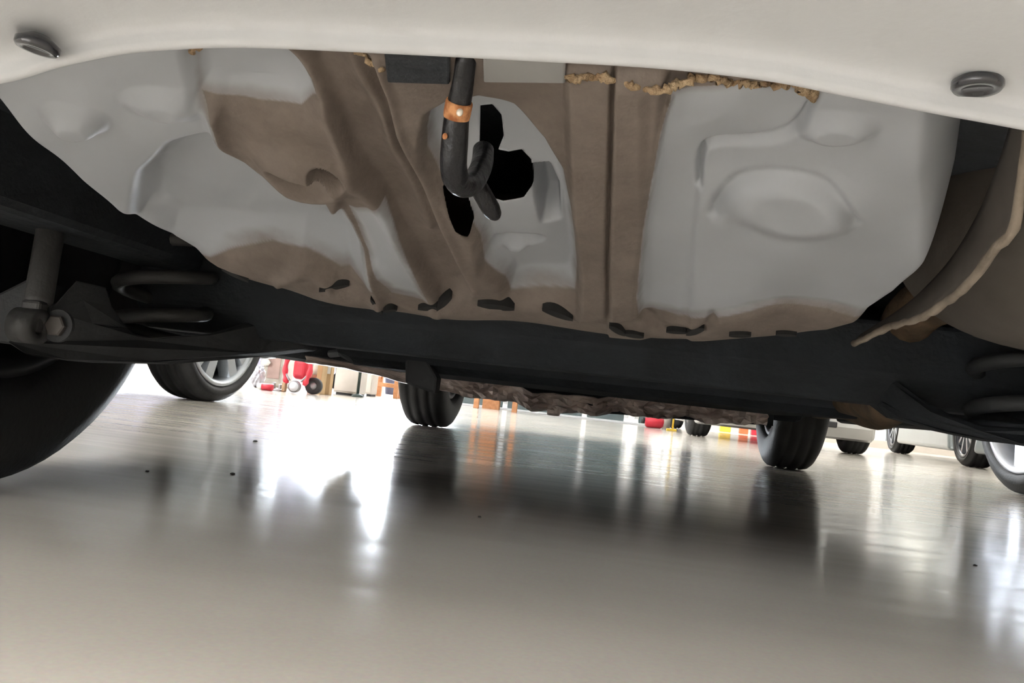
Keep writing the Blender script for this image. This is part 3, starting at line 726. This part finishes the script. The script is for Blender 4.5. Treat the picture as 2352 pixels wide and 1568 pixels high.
for cx, zz in ((pz.x, pz.z - .008), (pz2.x + .03, pz2.z - .008)):
    bm = bmesh.new(); add_lathe(bm, [(zz - .03, .03), (zz - .026, .056), (zz - .014, .060), (zz - .012, .052), (zz - .02, .02)], 'Z', 32, c=(cx, .97, 0), closed=False)
    fin(bm, 'spring_seat', M_DARK, car, smooth=True)
# left shock absorber
s0, s1 = atY(150, 330, .80), atY(86, 705, .735)
bm = bmesh.new(); d = (s1 - s0)
add_tube(bm, [s0 - d * .6, s0 - d * .02], .008, 14); 
add_tube(bm, [s0 - d * .02, s0, s0 + d * .97, s1], [.008, .0128, .0128, .010], 24)
sh = fin(bm, 'shock_absorber', M_SHOCK, car, smooth=True)
bm = bmesh.new(); ey = atY(66, 748, .725)
add_lathe(bm, [(-.012, .008), (-.012, .0165), (.012, .0165), (.012, .008)], 'X', 28, c=ey)
fin(bm, 'mounting_eye', M_SHOCK, sh, smooth=True)
bm = bmesh.new(); add_box(bm, (ey + s1) / 2, (.02, .014, .03)); fin(bm, 'eye_neck', M_SHOCK, sh, bevel=.003)
bm = bmesh.new(); bc = atY(131, 748, .735)
add_lathe(bm, [(-.02, .004), (-.006, .0055), (.0, .0105), (.004, .0105), (.005, .009), (.005, .0001)], 'Y', 6, c=bc, closed=False)
for v in bm.verts: v.co.y = 2 * bc.y - v.co.y
fin(bm, 'mounting_bolt', mat('bolt_steel', (.085, .075, .068), .5, metal=.4), sh)
bm = bmesh.new(); add_lathe(bm, [(0, .0075), (0, .0155), (.004, .0155), (.004, .0075)], 'Y', 28, c=bc)
fin(bm, 'washer', M_ARM, sh, smooth=False)
# right shock absorber (mirror place, hidden behind the muffler)
bm = bmesh.new(); m0, m1 = Vector((2 * XC - s0.x, s0.y, s0.z)), Vector((2 * XC - s1.x, s1.y, s1.z)); d = m1 - m0
add_tube(bm, [m0 - d * .6, m0 - d * .02], .008, 14); add_tube(bm, [m0 - d * .02, m0, m0 + d * .97, m1], [.008, .0128, .0128, .010], 24)
fin(bm, 'shock_absorber', M_SHOCK, car, smooth=True)
# lateral rods seen as faint diagonals
bm = bmesh.new(); add_tube(bm, [atY(1560, 852, 1.25), atY(1850, 935, 1.45)], .0075, 12); fin(bm, 'lateral_rod', M_ARM, car, smooth=True)
bm = bmesh.new(); add_tube(bm, [atY(760, 812, 1.6), atY(940, 790, 1.45)], .008, 12); fin(bm, 'brake_pipe', M_ARM, car, smooth=True)

# --- underbody: floor, tank, sills, tunnel, engine tray
bm = bmesh.new()
plan = [(XC - .60, .42), (XC + .60, .42), (XC + .60, 1.26), (XC + .86, 1.26), (XC + .86, 3.12), (XC + .58, 3.12), (XC + .58, 4.2), (XC - .58, 4.2), (XC - .58, 3.12), (XC - .86, 3.12), (XC - .86, 1.26), (XC - .60, 1.26)]
add_prism(bm, plan, .36, .44, 'Z'); fin(bm, 'underfloor', M_DARK, car, bevel=.01)
box_part('fuel_tank', M_DARK, car, ((XC + .02, 1.68, .275), (.86, .78, .17)), bevel=.04)
for s in (-1, 1):
    box_part('sill', M_DARK, car, ((XC + s * .845, 2.19, .30), (.09, 1.84, .205)), bevel=.02)
    box_part('chassis_rail', M_DARK, car, ((XC + s * .52, 2.2, .325), (.09, 3.6, .09)), bevel=.01)
    box_part('control_arm', M_ARM, car, ((XC + s * .50, 3.40, .205), (.34, .11, .035)), bevel=.012)
    # wheel-arch liners keep the wells dark
    for yy in (YR, YF):
        bm = bmesh.new(); P = arch(yy, .40, .30, RW, 14)
        A = [bm.verts.new((XC + s * .86, a_, b_)) for a_, b_ in P]; B = [bm.verts.new((XC + s * .585, a_, b_)) for a_, b_ in P]
        for i in range(len(P) - 1): bm.faces.new((A[i], A[i + 1], B[i + 1], B[i]))
        lo = fin(bm, 'arch_liner', M_DARK, car, smooth=True); lo.modifiers.new('t', 'SOLIDIFY').thickness = .004
box_part('engine_tray', M_DARK, car, ((XC, 3.35, .235), (1.0, 1.6, .09)), bevel=.02)
box_part('front_bumper', M_CREAM, car, ((XC, 4.22, .42), (1.70, .30, .42)), bevel=.08)
box_part('cross_member', M_DARK, car, ((XC, 2.45, .235), (1.1, .16, .11)), bevel=.02)
# crumpled heat shield foil hanging across under the floor
rnd_ = random.Random(11)
NF, NK = 90, 10
cl = resample(spline([atY(700, 824, 2.05), atY(800, 839, 2.1), atY(930, 866, 2.15), atY(1060, 885, 2.2), atY(1170, 902, 2.22), atY(1280, 926, 2.22), atY(1400, 928, 2.2), atY(1600, 943, 2.15), atY(1765, 958, 2.1)], 6), NF + 1)
bm = bmesh.new(); rows = []
for i in range(NF + 1):
    t = i / NF; c = cl[i]; row = []
    amp = .15 + .85 * sst(np.array(t), .28, .42); hh = .008 + .016 * float(sst(np.array(t), .1, .38)) - .004 * t
    sag = (.004 * math.sin(t * 47) + .003 * math.sin(t * 83 + 1)) * amp
    for k in range(NK + 1):
        s_ = k / NK
        if s_ < .7: yy, zz = c.y + .010 * math.sin(s_ * 4), c.z + hh - 2 * hh * s_ / .7
        else: yy, zz = c.y + .09 * (s_ - .7) / .3, c.z - hh
        ca = amp * (.35 if k in (0, NK) else 1)
        row.append(bm.verts.new((c.x + rnd_.uniform(-.003, .003) * ca, yy + rnd_.uniform(-.011, .011) * ca, zz + sag + rnd_.uniform(-.0035, .0035) * ca)))
    rows.append(row)
for i in range(NF):
    for k in range(NK): bm.faces.new((rows[i][k], rows[i + 1][k], rows[i + 1][k + 1], rows[i][k + 1]))
a0, a1 = cl[45], cl[-1]
fo = fin(bm, 'heat_shield', M_FOIL, car); fo['label'] = 'crumpled brownish foil heat shield'
fo.modifiers.new('t', 'SOLIDIFY').thickness = .003
bm = bmesh.new(); add_tube(bm, [a0 + Vector((.0, .05, -.008)), a1 + Vector((0.02, .05, -.002))], .018, 14); fin(bm, 'front_exhaust_pipe', M_DARK, car, smooth=True)
bm = bmesh.new(); tp = atY(1272, 943, 2.24); add_box(bm, tp, (.034, .03, .026)); fin(bm, 'hanger_tab', M_FOIL, car, bevel=.006)

# --- upper body of the car (out of view above, it shades the floor)
hw = .89
p = [(.20, .40)] + arch(YR, .40, .40, RW) + arch(YF, .40, .40, RW) + [(4.30, .42), (4.34, .62), (4.28, .80), (4.05, .95), (3.25, 1.05), (.28, 1.05), (.16, .90), (.165, .56)]
bm = bmesh.new(); add_prism(bm, p, XC - hw, XC + hw)
fin(bm, 'body', M_CREAM, car, bevel=.03, seg=3)
bm = bmesh.new(); cab = [(.30, 1.03), (.55, 1.55), (.85, 1.62), (2.2, 1.62), (2.45, 1.56), (3.2, 1.03)]
A = [bm.verts.new((XC - hw + .04 + (z - 1.03) * .3, y, z)) for y, z in cab]; B = [bm.verts.new((XC + hw - .04 - (z - 1.03) * .3, y, z)) for y, z in cab]
bm.faces.new(A); bm.faces.new(B[::-1])
for i in range(6): bm.faces.new((A[i], A[(i + 1) % 6], B[(i + 1) % 6], B[i]))
fin(bm, 'cabin', M_CREAM, car, bevel=.03, seg=3)
for s in (-1, 1):
    def Sx(z): return XC + s * (hw - .04 - (z - 1.03) * .3 - .002)
    for ya, yb, yc, yd in ((.45, 1.5, 1.5, .66), (1.58, 2.95, 2.35, 1.58)):
        bm = bmesh.new(); P = [(ya, 1.08), (yb, 1.08), (yc, 1.50), (yd, 1.50)]
        A = [bm.verts.new((Sx(z), y, z)) for y, z in P]; B = [bm.verts.new((Sx(z) + s * .008, y, z)) for y, z in P]
        bm.faces.new(A); bm.faces.new(B[::-1])
        for i in range(4): bm.faces.new((A[i], A[(i + 1) % 4], B[(i + 1) % 4], B[i]))
        fin(bm, 'side_window', M_GLASS, car)
    box_part('tail_lamp', M_TAIL, car, ((XC + s * .74, .18, .85), (.22, .08, .26)), bevel=.02)
    box_part('wing_mirror', M_CREAM, car, ((XC + s * .98, 2.85, 1.12), (.2, .1, .14)), bevel=.03)
bm = bmesh.new(); y_ = lambda z: .30 + .25 * (z - 1.03) / .52
A = [bm.verts.new(q) for q in [(XC - .68, y_(1.1) - .012, 1.1), (XC + .68, y_(1.1) - .012, 1.1), (XC + .58, y_(1.48) - .012, 1.48), (XC - .58, y_(1.48) - .012, 1.48)]]
f_ = bm.faces.new(A); r_ = bmesh.ops.extrude_face_region(bm, geom=[f_]); bmesh.ops.translate(bm, verts=[v for v in r_['geom'] if isinstance(v, bmesh.types.BMVert)], vec=(0, .02, 0))
fin(bm, 'rear_window', M_GLASS, car)

# ================================================================== OTHER PARKED CARS
def car_at(name, label, paint, wx, wy, side, which, **k):
    """place so that the wheel (side -1/+1, which -1 rear/+1 front) touches the floor at wx, wy"""
    W = k.get('W', 1.74); tw = k.get('tw', .205); wb = k.get('wb', 2.6); rz = k.pop('rz', 0.0)
    tr = k.get('track', 2 * (W / 2 - tw / 2 - .012)) / 2
    lx_, ly_ = side * tr, which * wb / 2
    c, s = math.cos(rz), math.sin(rz)
    return make_car(name, label, paint, (wx - (c * lx_ - s * ly_), wy - (s * lx_ + c * ly_), 0), rz, **k)
c = atZ(455, 918)
car_at('car', 'dark grey car on the left with a silver paired-spoke alloy wheel', M_GREYP, c.x, c.y, 1, 1, rz=-.10, rim='silver', r=.33, tw=.215, W=1.78, rimrot=4, gc=.205, ratio=.81)
c = atZ(2385, 1140)
car_at('car', 'white car at the right edge with a bright wide-spoked alloy wheel', M_WHITE, c.x, c.y, -1, 1, rz=.08, rim='white', r=.34, tw=.205, rimrot=36, gc=.20, ratio=.78)
TRK = 1.235
wc = car_at('car', 'small white car facing us ahead, seen past the right front tyre', M_WHITE, 1.86, 7.2, -1, 1, rz=math.pi + .02, rim='dark', W=1.43, track=TRK, r=.27, tw=.185, wb=2.4, L=3.6, gc=.10, roof=1.55, belt=.95, nose=.85)
for (px, py, wpx, hpx, m_, nm) in ((1966, 979, 54, 15, M_BLK, 'fog_lamp_recess'), (1898, 978, 32, 6, M_BLK, 'bumper_slot')):
    q = atY(px, py, 5.85); R_i = Matrix.Rotation(-wc.rotation_euler.z, 4, 'Z'); ql = R_i @ (q - wc.location); kk = q.y / FPX
    bm = bmesh.new(); add_box(bm, (ql.x, 1.79 if nm == 'bumper_slot' else 1.765, ql.z), (wpx * kk, .05, hpx * kk), Matrix.Rotation(-.0, 4, 'Z'))
    rc = fin(bm, nm, m_, wc, bevel=.008)
    if nm == 'fog_lamp_recess':
        bm = bmesh.new(); add_lathe(bm, [(1.775, .001), (1.795, .018), (1.797, .024), (1.78, .026)], 'Y', 20, c=(ql.x + .02, 0, ql.z), closed=False); fin(bm, 'fog_lamp', M_LAMP, rc, smooth=True)
c = atZ(2238, 1073)
car_at('car', 'silver car farther right with thin-spoked dark alloy wheels', M_SILVER, c.x, c.y, 1, 1, rz=math.pi - .09, rim='dark', r=.31, tw=.21, W=1.74, wb=2.6, L=4.25, gc=.11, ratio=.8)
c = atZ(305, 866)
car_at('car', 'pale lilac car far off in the gap left of the grey car wheel', M_LILAC, c.x - .35, c.y + 2.0, -1, 1, rz=math.pi * .97, rim='silver', gc=.17)

# ================================================================== THINGS ALONG THE FAR SIDE
def mpp(Y): return Y / FPX            # metres per photo pixel at depth Y
# -- wooden stool near the white cabinet
def wooden_stool(pl, pr, h, label, depth=.2):
    Y = 8.45; a, b_ = atY(*pl, Y), atY(*pr, Y); wd = abs(b_.x - a.x)
    e = empty('wooden_stool', ((a.x + b_.x) / 2, Y, 0), 0, label, 'stool', 'wooden stools')
    for sx in (-1, 1):
        for yy in (0, depth):
            bm = bmesh.new(); add_prism(bm, [(-.024, -.024), (.024, -.024), (.024, .024), (-.024, .024)], 0, h, 'Z'); o = fin(bm, 'leg', M_WOOD, e, bevel=.004); o.location = (sx * wd / 2, yy, 0)
    box_part('stretcher', M_WOOD, e, ((0, 0, .125), (wd - .05, .022, .042)), bevel=.003)
    box_part('stretcher', M_WOOD, e, ((0, depth, .125), (wd - .05, .022, .042)), bevel=.003)
    for sx in (-1, 1): box_part('side_rail', M_WOOD, e, ((sx * wd / 2, depth / 2, .20), (.022, depth - .05, .042)), bevel=.003)
    box_part('seat', M_WOOD, e, ((0, depth / 2, h + .015), (wd + .08, depth + .08, .03)), bevel=.008)
    return e
wooden_stool((857, 911), (908, 914), .45, 'orange-brown wooden stool beside the white cabinet, left of the left front tyre')
e = empty('wooden_table', atZ(1130, 941), 0, 'orange-brown wooden table just right of the left front tyre', 'table')
k = mpp(8.0)
for (dx, dy) in ((-.16, 0), (.22, .0), (-.06, .36), (.0, .33)):
    box_part('leg', M_WOOD, e, ((dx, dy, .35), (.05, .05, .70)), bevel=.004)
box_part('panel', M_WOOD, e, ((-.06, .28, .35), (.17, .03, .70)), bevel=.003)
box_part('table_top', M_WOOD, e, ((.03, .17, .715), (.58, .5, .03)), bevel=.006)
# -- dark pots behind the stool
for (x, y, nm) in ((888, 905, 'dark navy bucket behind the wooden stool legs'),):
    c = atZ(x, y); bm = bmesh.new(); add_lathe(bm, [(0, .05), (0.0, .06), (.22, .085), (.235, .09), (.235, .08), (.01, .055)], 'Z', 28)
    o = fin(bm, 'bucket', M_NAVY, smooth=True); o.location = (c.x, c.y + .15, 0); tag(o, nm, 'bucket')
# -- white cabinet and its neighbour
def cabinet(pl, pr, h, d, label, m, nm='cabinet', doors=1):
    Y = (atZ(*pl).y + atZ(*pr).y) / 2; a, b_ = atY(*pl, Y), atY(*pr, Y); wd = abs(b_.x - a.x)
    e = empty(nm, ((a.x + b_.x) / 2, Y, 0), 0, label, 'cabinet')
    box_part('carcass', m, e, ((0, d / 2 + .012, h / 2 + .01), (wd, d, h - .02)), bevel=.006)
    box_part('plinth', M_BLK, e, ((0, d / 2 + .03, .012), (wd - .02, d - .04, .024)))
    for i in range(doors):
        w_ = wd / doors
        dd = box_part('door', m, e, ((-wd / 2 + (i + .5) * w_, 0.004, h / 2 + .01), (w_ - .008, .018, h - .05)), bevel=.004)
        box_part('handle', M_TUBE, dd, ((-wd / 2 + (i + .85) * w_, -.012, h * .6), (.012, .014, .10)), bevel=.003)
    return e
cabinet((764, 907), (818, 908), .80, .26, 'off-white metal cabinet with one door left of the green-black pole', M_OFFW)
c = atY(826, 908, (atZ(764, 907).y + atZ(821, 908).y) / 2 - .09); c.z = 0; bm = bmesh.new(); add_tube(bm, [(0, 0, 0), (0, 0, 1.9)], .013, 12); add_lathe(bm, [(0, .001), (0, .05), (.015, .05), (.03, .014), (.03, .001)], 'Z', 20)
o = fin(bm, 'pole', M_DKGRN, smooth=True); o.location = (c.x, c.y - .06, 0); tag(o, 'thin green-black pole standing against the off-white cabinet', 'pole')
cabinet((835, 909), (850, 910), .7, .2, 'narrow off-white cabinet between the green-black pole and the wooden stool', M_OFFW)
# -- cardboard
def crate(nm, x0, x1, y, h, d, m, label, cat, Yoff=0.0, bevel=.004):
    Y = atZ((x0 + x1) / 2, y).y + Yoff; a, b_ = atY(x0, y, Y), atY(x1, y, Y)
    e = empty(nm, ((a.x + b_.x) / 2, Y, 0), 0, label, cat)
    wd = abs(b_.x - a.x)
    box_part('body', m, e, ((0, d / 2, h / 2), (wd, d, h)), bevel=bevel)
    return e, wd
e, wd = crate('cardboard_box', 722, 734, 905, .52, .12, M_CARD, 'narrow tall cardboard box leaning next to the brown carton', 'box')
box_part('tape', M_OFFW, e, ((0, -.002, .40), (wd * .9, .004, .05)))
e, wd = crate('cardboard_box', 737, 755, 906, .50, .07, M_CARD, 'cardboard box with a white label beside the off-white cabinet', 'box')
box_part('white_label', M_WHITE, e, ((0.005, -.002, .215), (wd * .62, .004, .085)))
e, wd = crate('brown_carton', 704, 722, 903, .155, .2, mat('brown_board', (.22, .08, .05), .8), 'small dark brown carton behind the red machine', 'box', Yoff=.14)
bm = bmesh.new(); c = Vector(e.location); add_lathe(bm, [(0, .03), (.0, .035), (.06, .04), (.075, .036), (.08, .035), (.085, .001)], 'Z', 24)
o = fin(bm, 'white_tub', M_OFFW, smooth=True); o.location = (c.x, c.y + .06, .155); tag(o, 'white tub standing on the dark brown carton', 'tub')
# -- red wheeled machine
c = atZ(676, 902); e = empty('wheeled_machine', c, 0, 'red wheeled machine with grey tube frame and silver front wheel', 'machine')
u_ = mpp(c.y)
bm = bmesh.new(); add_lathe(bm, [(-.018, .018), (-.018, .046), (.018, .046), (.018, .018)], 'Y', 32); o = fin(bm, 'wheel', M_TUBE, e, smooth=True); o.location = (0, -.01, .048)
bm = bmesh.new(); add_lathe(bm, [(-.023, .001), (-.021, .036), (.021, .036), (.023, .001)], 'Y', 28, closed=False); h2 = fin(bm, 'hub_cap', M_ALLOYW, o, smooth=True)
bm = bmesh.new(); add_lathe(bm, [(-.02, .03), (-.02, .065), (.02, .065), (.02, .03)], 'Y', 32); o = fin(bm, 'wheel', M_RUB, e, smooth=True); o.location = (.095, .14, .066)
bm = bmesh.new(); add_lathe(bm, [(-.022, .001), (-.016, .034), (.016, .034), (.022, .001)], 'Y', 24, closed=False); h2 = fin(bm, 'hub_cap', M_TUBE, o, smooth=True)
bm = bmesh.new(); add_box(bm, (.008, .10, .185), (.115, .16, .16)); fin(bm, 'engine_cover', M_RED, e, bevel=.035, seg=4)
bm = bmesh.new(); add_box(bm, (.008, .09, .30), (.10, .14, .09)); fin(bm, 'tank', M_RED, e, bevel=.03, seg=4)
for s in (-1, 1):
    bm = bmesh.new(); add_tube(bm, spline([(s * .105, .03, .36), (s * .11, .02, .25), (s * .09, .0, .15), (s * .045, -.01, .09)], 6), .009, 10); fin(bm, 'frame_tube', M_TUBE, e, smooth=True)
    bm = bmesh.new(); add_tube(bm, spline([(s * .085, .02, .29), (s * .10, .01, .19), (s * .085, .0, .11), (s * .07, .0, .065)], 6), [.020 + .004 * math.sin(i) for i in range(19)], 10); fin(bm, 'side_guard', M_RED, e, smooth=True)
bm = bmesh.new(); add_tube(bm, spline([(-.10, .03, .36), (-.06, .01, .40), (.06, .01, .40), (.10, .03, .36)], 5), .009, 10); fin(bm, 'handle', M_TUBE, e, smooth=True)
box_part('foot', mat('tan_rubber', (.45, .30, .18), .8), e, ((-.085, .0, .035), (.025, .05, .07)), bevel=.006)
# -- beige appliance, bag, cans on the left
c0_ = atZ(620, 894)
e, wd = crate('storage_box', 598, 641, 890, .38, .3, mat('beige_enamel', (.32, .29, .25), .5), 'beige box with a dull pink front panel left of the red machine', 'box', Yoff=.35, bevel=.02)
box_part('front_panel', M_PINK, e, ((.018, -.003, .18), (wd * .66, .01, .21)), bevel=.004)
for s in (-1, 1): box_part('foot', M_BLK, e, ((s * wd * .4, .04, .012), (.03, .03, .024)))
bm = bmesh.new(); c = atZ(606, 895); bmesh.ops.create_icosphere(bm, subdivisions=3, radius=1)
for v in bm.verts: v.co = Vector((v.co.x * .045, v.co.y * .035, v.co.z * .035)) * (1 + .08 * math.sin(v.co.x * 9 + v.co.z * 7))
o = fin(bm, 'white_bundle', M_WHITE, smooth=True); o.location = (e.location.x - .05, e.location.y - .045, .215); tag(o, 'white rounded bundle hung on the beige box front', 'bundle')
bm = bmesh.new(); c = atZ(578, 889); bmesh.ops.create_icosphere(bm, subdivisions=4, radius=1); r_ = random.Random(3)
for v in bm.verts:
    n_ = 1 + .12 * math.sin(v.co.x * 11 + 2) * math.sin(v.co.z * 9) + .1 * math.sin(v.co.y * 13 + v.co.z * 5)
    v.co = Vector((v.co.x * .05 * n_, v.co.y * .05 * n_, .085 + .085 * v.co.z * n_))
    v.co.z = max(0, v.co.z)
o = fin(bm, 'film_bag', M_BAG, smooth=True); o.location = (c.x, c.y + .1, 0); tag(o, 'crumpled silver film bag beside the silver alloy wheel', 'bag')
c = atZ(608, 896); e = empty('spray_can', (c.x, c.y, 0), 0, 'small red can with a white end lying left of the beige box', 'can')
bm = bmesh.new(); add_lathe(bm, [(-.0, .001), (.0, .026), (.075, .026), (.08, .02), (.08, .001)], 'X', 24, closed=False); o = fin(bm, 'can_body', M_RED, e, smooth=True); o.location = (-.02, 0, .026)
bm = bmesh.new(); add_lathe(bm, [(0, .001), (.0, .02), (.03, .026), (.036, .026), (.036, .001)], 'X', 24, closed=False); o = fin(bm, 'can_cap', M_WHITE, e, smooth=True); o.location = (-.057, 0, .026)
c = atZ(632, 897); e = empty('metal_bracket', (c.x, c.y, 0), 0, 'low grey metal bracket on the floor before the beige box', 'bracket')
box_part('base', M_TUBE, e, ((0, 0, .008), (.10, .06, .016)), bevel=.003); box_part('upright', M_TUBE, e, ((-.02, .01, .035), (.02, .03, .055)), bevel=.003); box_part('upright', M_TUBE, e, ((.03, .01, .03), (.015, .03, .045)), bevel=.003)
# -- glass partition
a, b_ = atZ(1040, 936), atZ(1486, 982)
Yp = 8.95
xa, xb = -1.84, .35
e = empty('glass_partition', ((xa + xb) / 2, Yp, 0), 0, 'pale teal glass partition with white posts behind the foil shield', 'partition')
wd = xb - xa
box_part('base_rail', M_WPOST, e, ((0, 0, .011), (wd, .07, .022)), bevel=.004)
box_part('top_rail', M_WPOST, e, ((0, 0, 2.2), (wd, .06, .06)), bevel=.005)
posts = [xa, -1.23, -.385, .05, .15, .32]
for x in posts: box_part('post', M_WPOST, e, ((x - (xa + xb) / 2, 0, 1.12), (.04 if x != .14 else .06, .055, 2.12)), bevel=.004)
for x, x2 in zip(posts[:-1], posts[1:]):
    if x2 - x > .12: box_part('pane', M_TEAL, e, (((x + x2) / 2 - (xa + xb) / 2, 0, 1.10), (x2 - x - .05, .012, 2.16)))
# -- small things between partition and the small white car
c = atZ(1502, 983); e = empty('red_canister', (c.x, c.y, 0), 0, 'red canister lying on the floor right of the glass partition', 'canister')
bm = bmesh.new(); add_lathe(bm, [(-.09, .001), (-.09, .045), (-.07, .062), (.06, .062), (.085, .04), (.09, .001)], 'X', 28, closed=False); o = fin(bm, 'canister_body', M_RED, e, smooth=True); o.location = (0, 0, .0625)
bm = bmesh.new(); add_lathe(bm, [(0, .001), (0, .03), (.03, .028), (.035, .001)], 'X', 20, closed=False); o = fin(bm, 'canister_cap', M_BLK, e, smooth=True); o.location = (-.125, 0, .0625)
bm = bmesh.new(); add_tube(bm, spline([(-.05, 0, .12), (-.03, 0, .15), (.03, 0, .15), (.05, 0, .12)], 4), .008, 8); fin(bm, 'canister_handle', M_BLK, e, smooth=True)
c = atZ(1529, 985); bm = bmesh.new(); add_lathe(bm, [(0, .001), (0, .042), (.12, .045), (.15, .03), (.16, .018), (.18, .018), (.18, .001)], 'Z', 24, closed=False)
o = fin(bm, 'white_jug', M_OFFW, smooth=True); o.location = (c.x, c.y + .03, 0); tag(o, 'white jug between the red canister and the yellow stand', 'jug')
c = atZ(1543, 989); e = empty('yellow_stand', (c.x, c.y - .1, 0), 0, 'thin yellow stand next to the tyre of the small white car', 'stand')
bm = bmesh.new(); add_tube(bm, [(0, 0, 0.01), (0, 0, .6)], .009, 10); fin(bm, 'upright', M_YEL, e, smooth=True)
box_part('base_plate', M_YEL, e, ((-.01, 0, .01), (.09, .07, .02)), bevel=.003); box_part('hook_arm', M_YEL, e, ((-0.03, 0, .6), (.08, .02, .02)))
for (x, y, nm, lb, m, sx, sz) in ((1658, 996, 'yellow_box', 'small yellow box on the floor seen under the small white car', M_YEL, .09, .075), (1698, 1000, 'orange_box', 'orange-red box seen under the small white car', M_ORG, .07, .11), (1726, 1004, 'red_box', 'red box half hidden by the right front tyre', M_RED, .09, .085)):
    c = atZ(x, y); c.y = 11.0; c.x = (x - 1430) / FPX * 11.0 * 1.01
    e = empty(nm, (c.x, c.y, 0), 0, lb, 'box')
    box_part('body', m, e, ((0, 0, sz), (sx * 1.5, .1, sz * 2)), bevel=.006); box_part('lid', m, e, ((0, 0, sz * 2 + .008), (sx * 1.6, .11, .016)), bevel=.004)
# -- specks of grit lying on the floor under the car
for i, (x, y, rr, lb) in enumerate([(586, 1014, .0055, 'dark grit speck at the edge of the bright glare'), (534, 1089, .0042, 'flat dark speck left of the bright glare'), (338, 1083, .003, 'small dark speck nearest to the rear left tyre'), (2240, 1299, .0028, 'tiny black speck on the shiny floor at right'), (1101, 1187, .0022, 'lone tiny speck in the middle of the floor')]):
    c = atZ(x, y); bm = bmesh.new(); bmesh.ops.create_icosphere(bm, subdivisions=2, radius=rr); r_ = random.Random(i)
    for v in bm.verts: v.co *= r_.uniform(.75, 1.15); v.co.z = max(v.co.z * .55, -.0006)
    o = fin(bm, 'grit_speck', M_GRIT, smooth=False); o.location = (c.x, c.y, .0006); tag(o, lb, 'grit', 'grit specks on the floor')
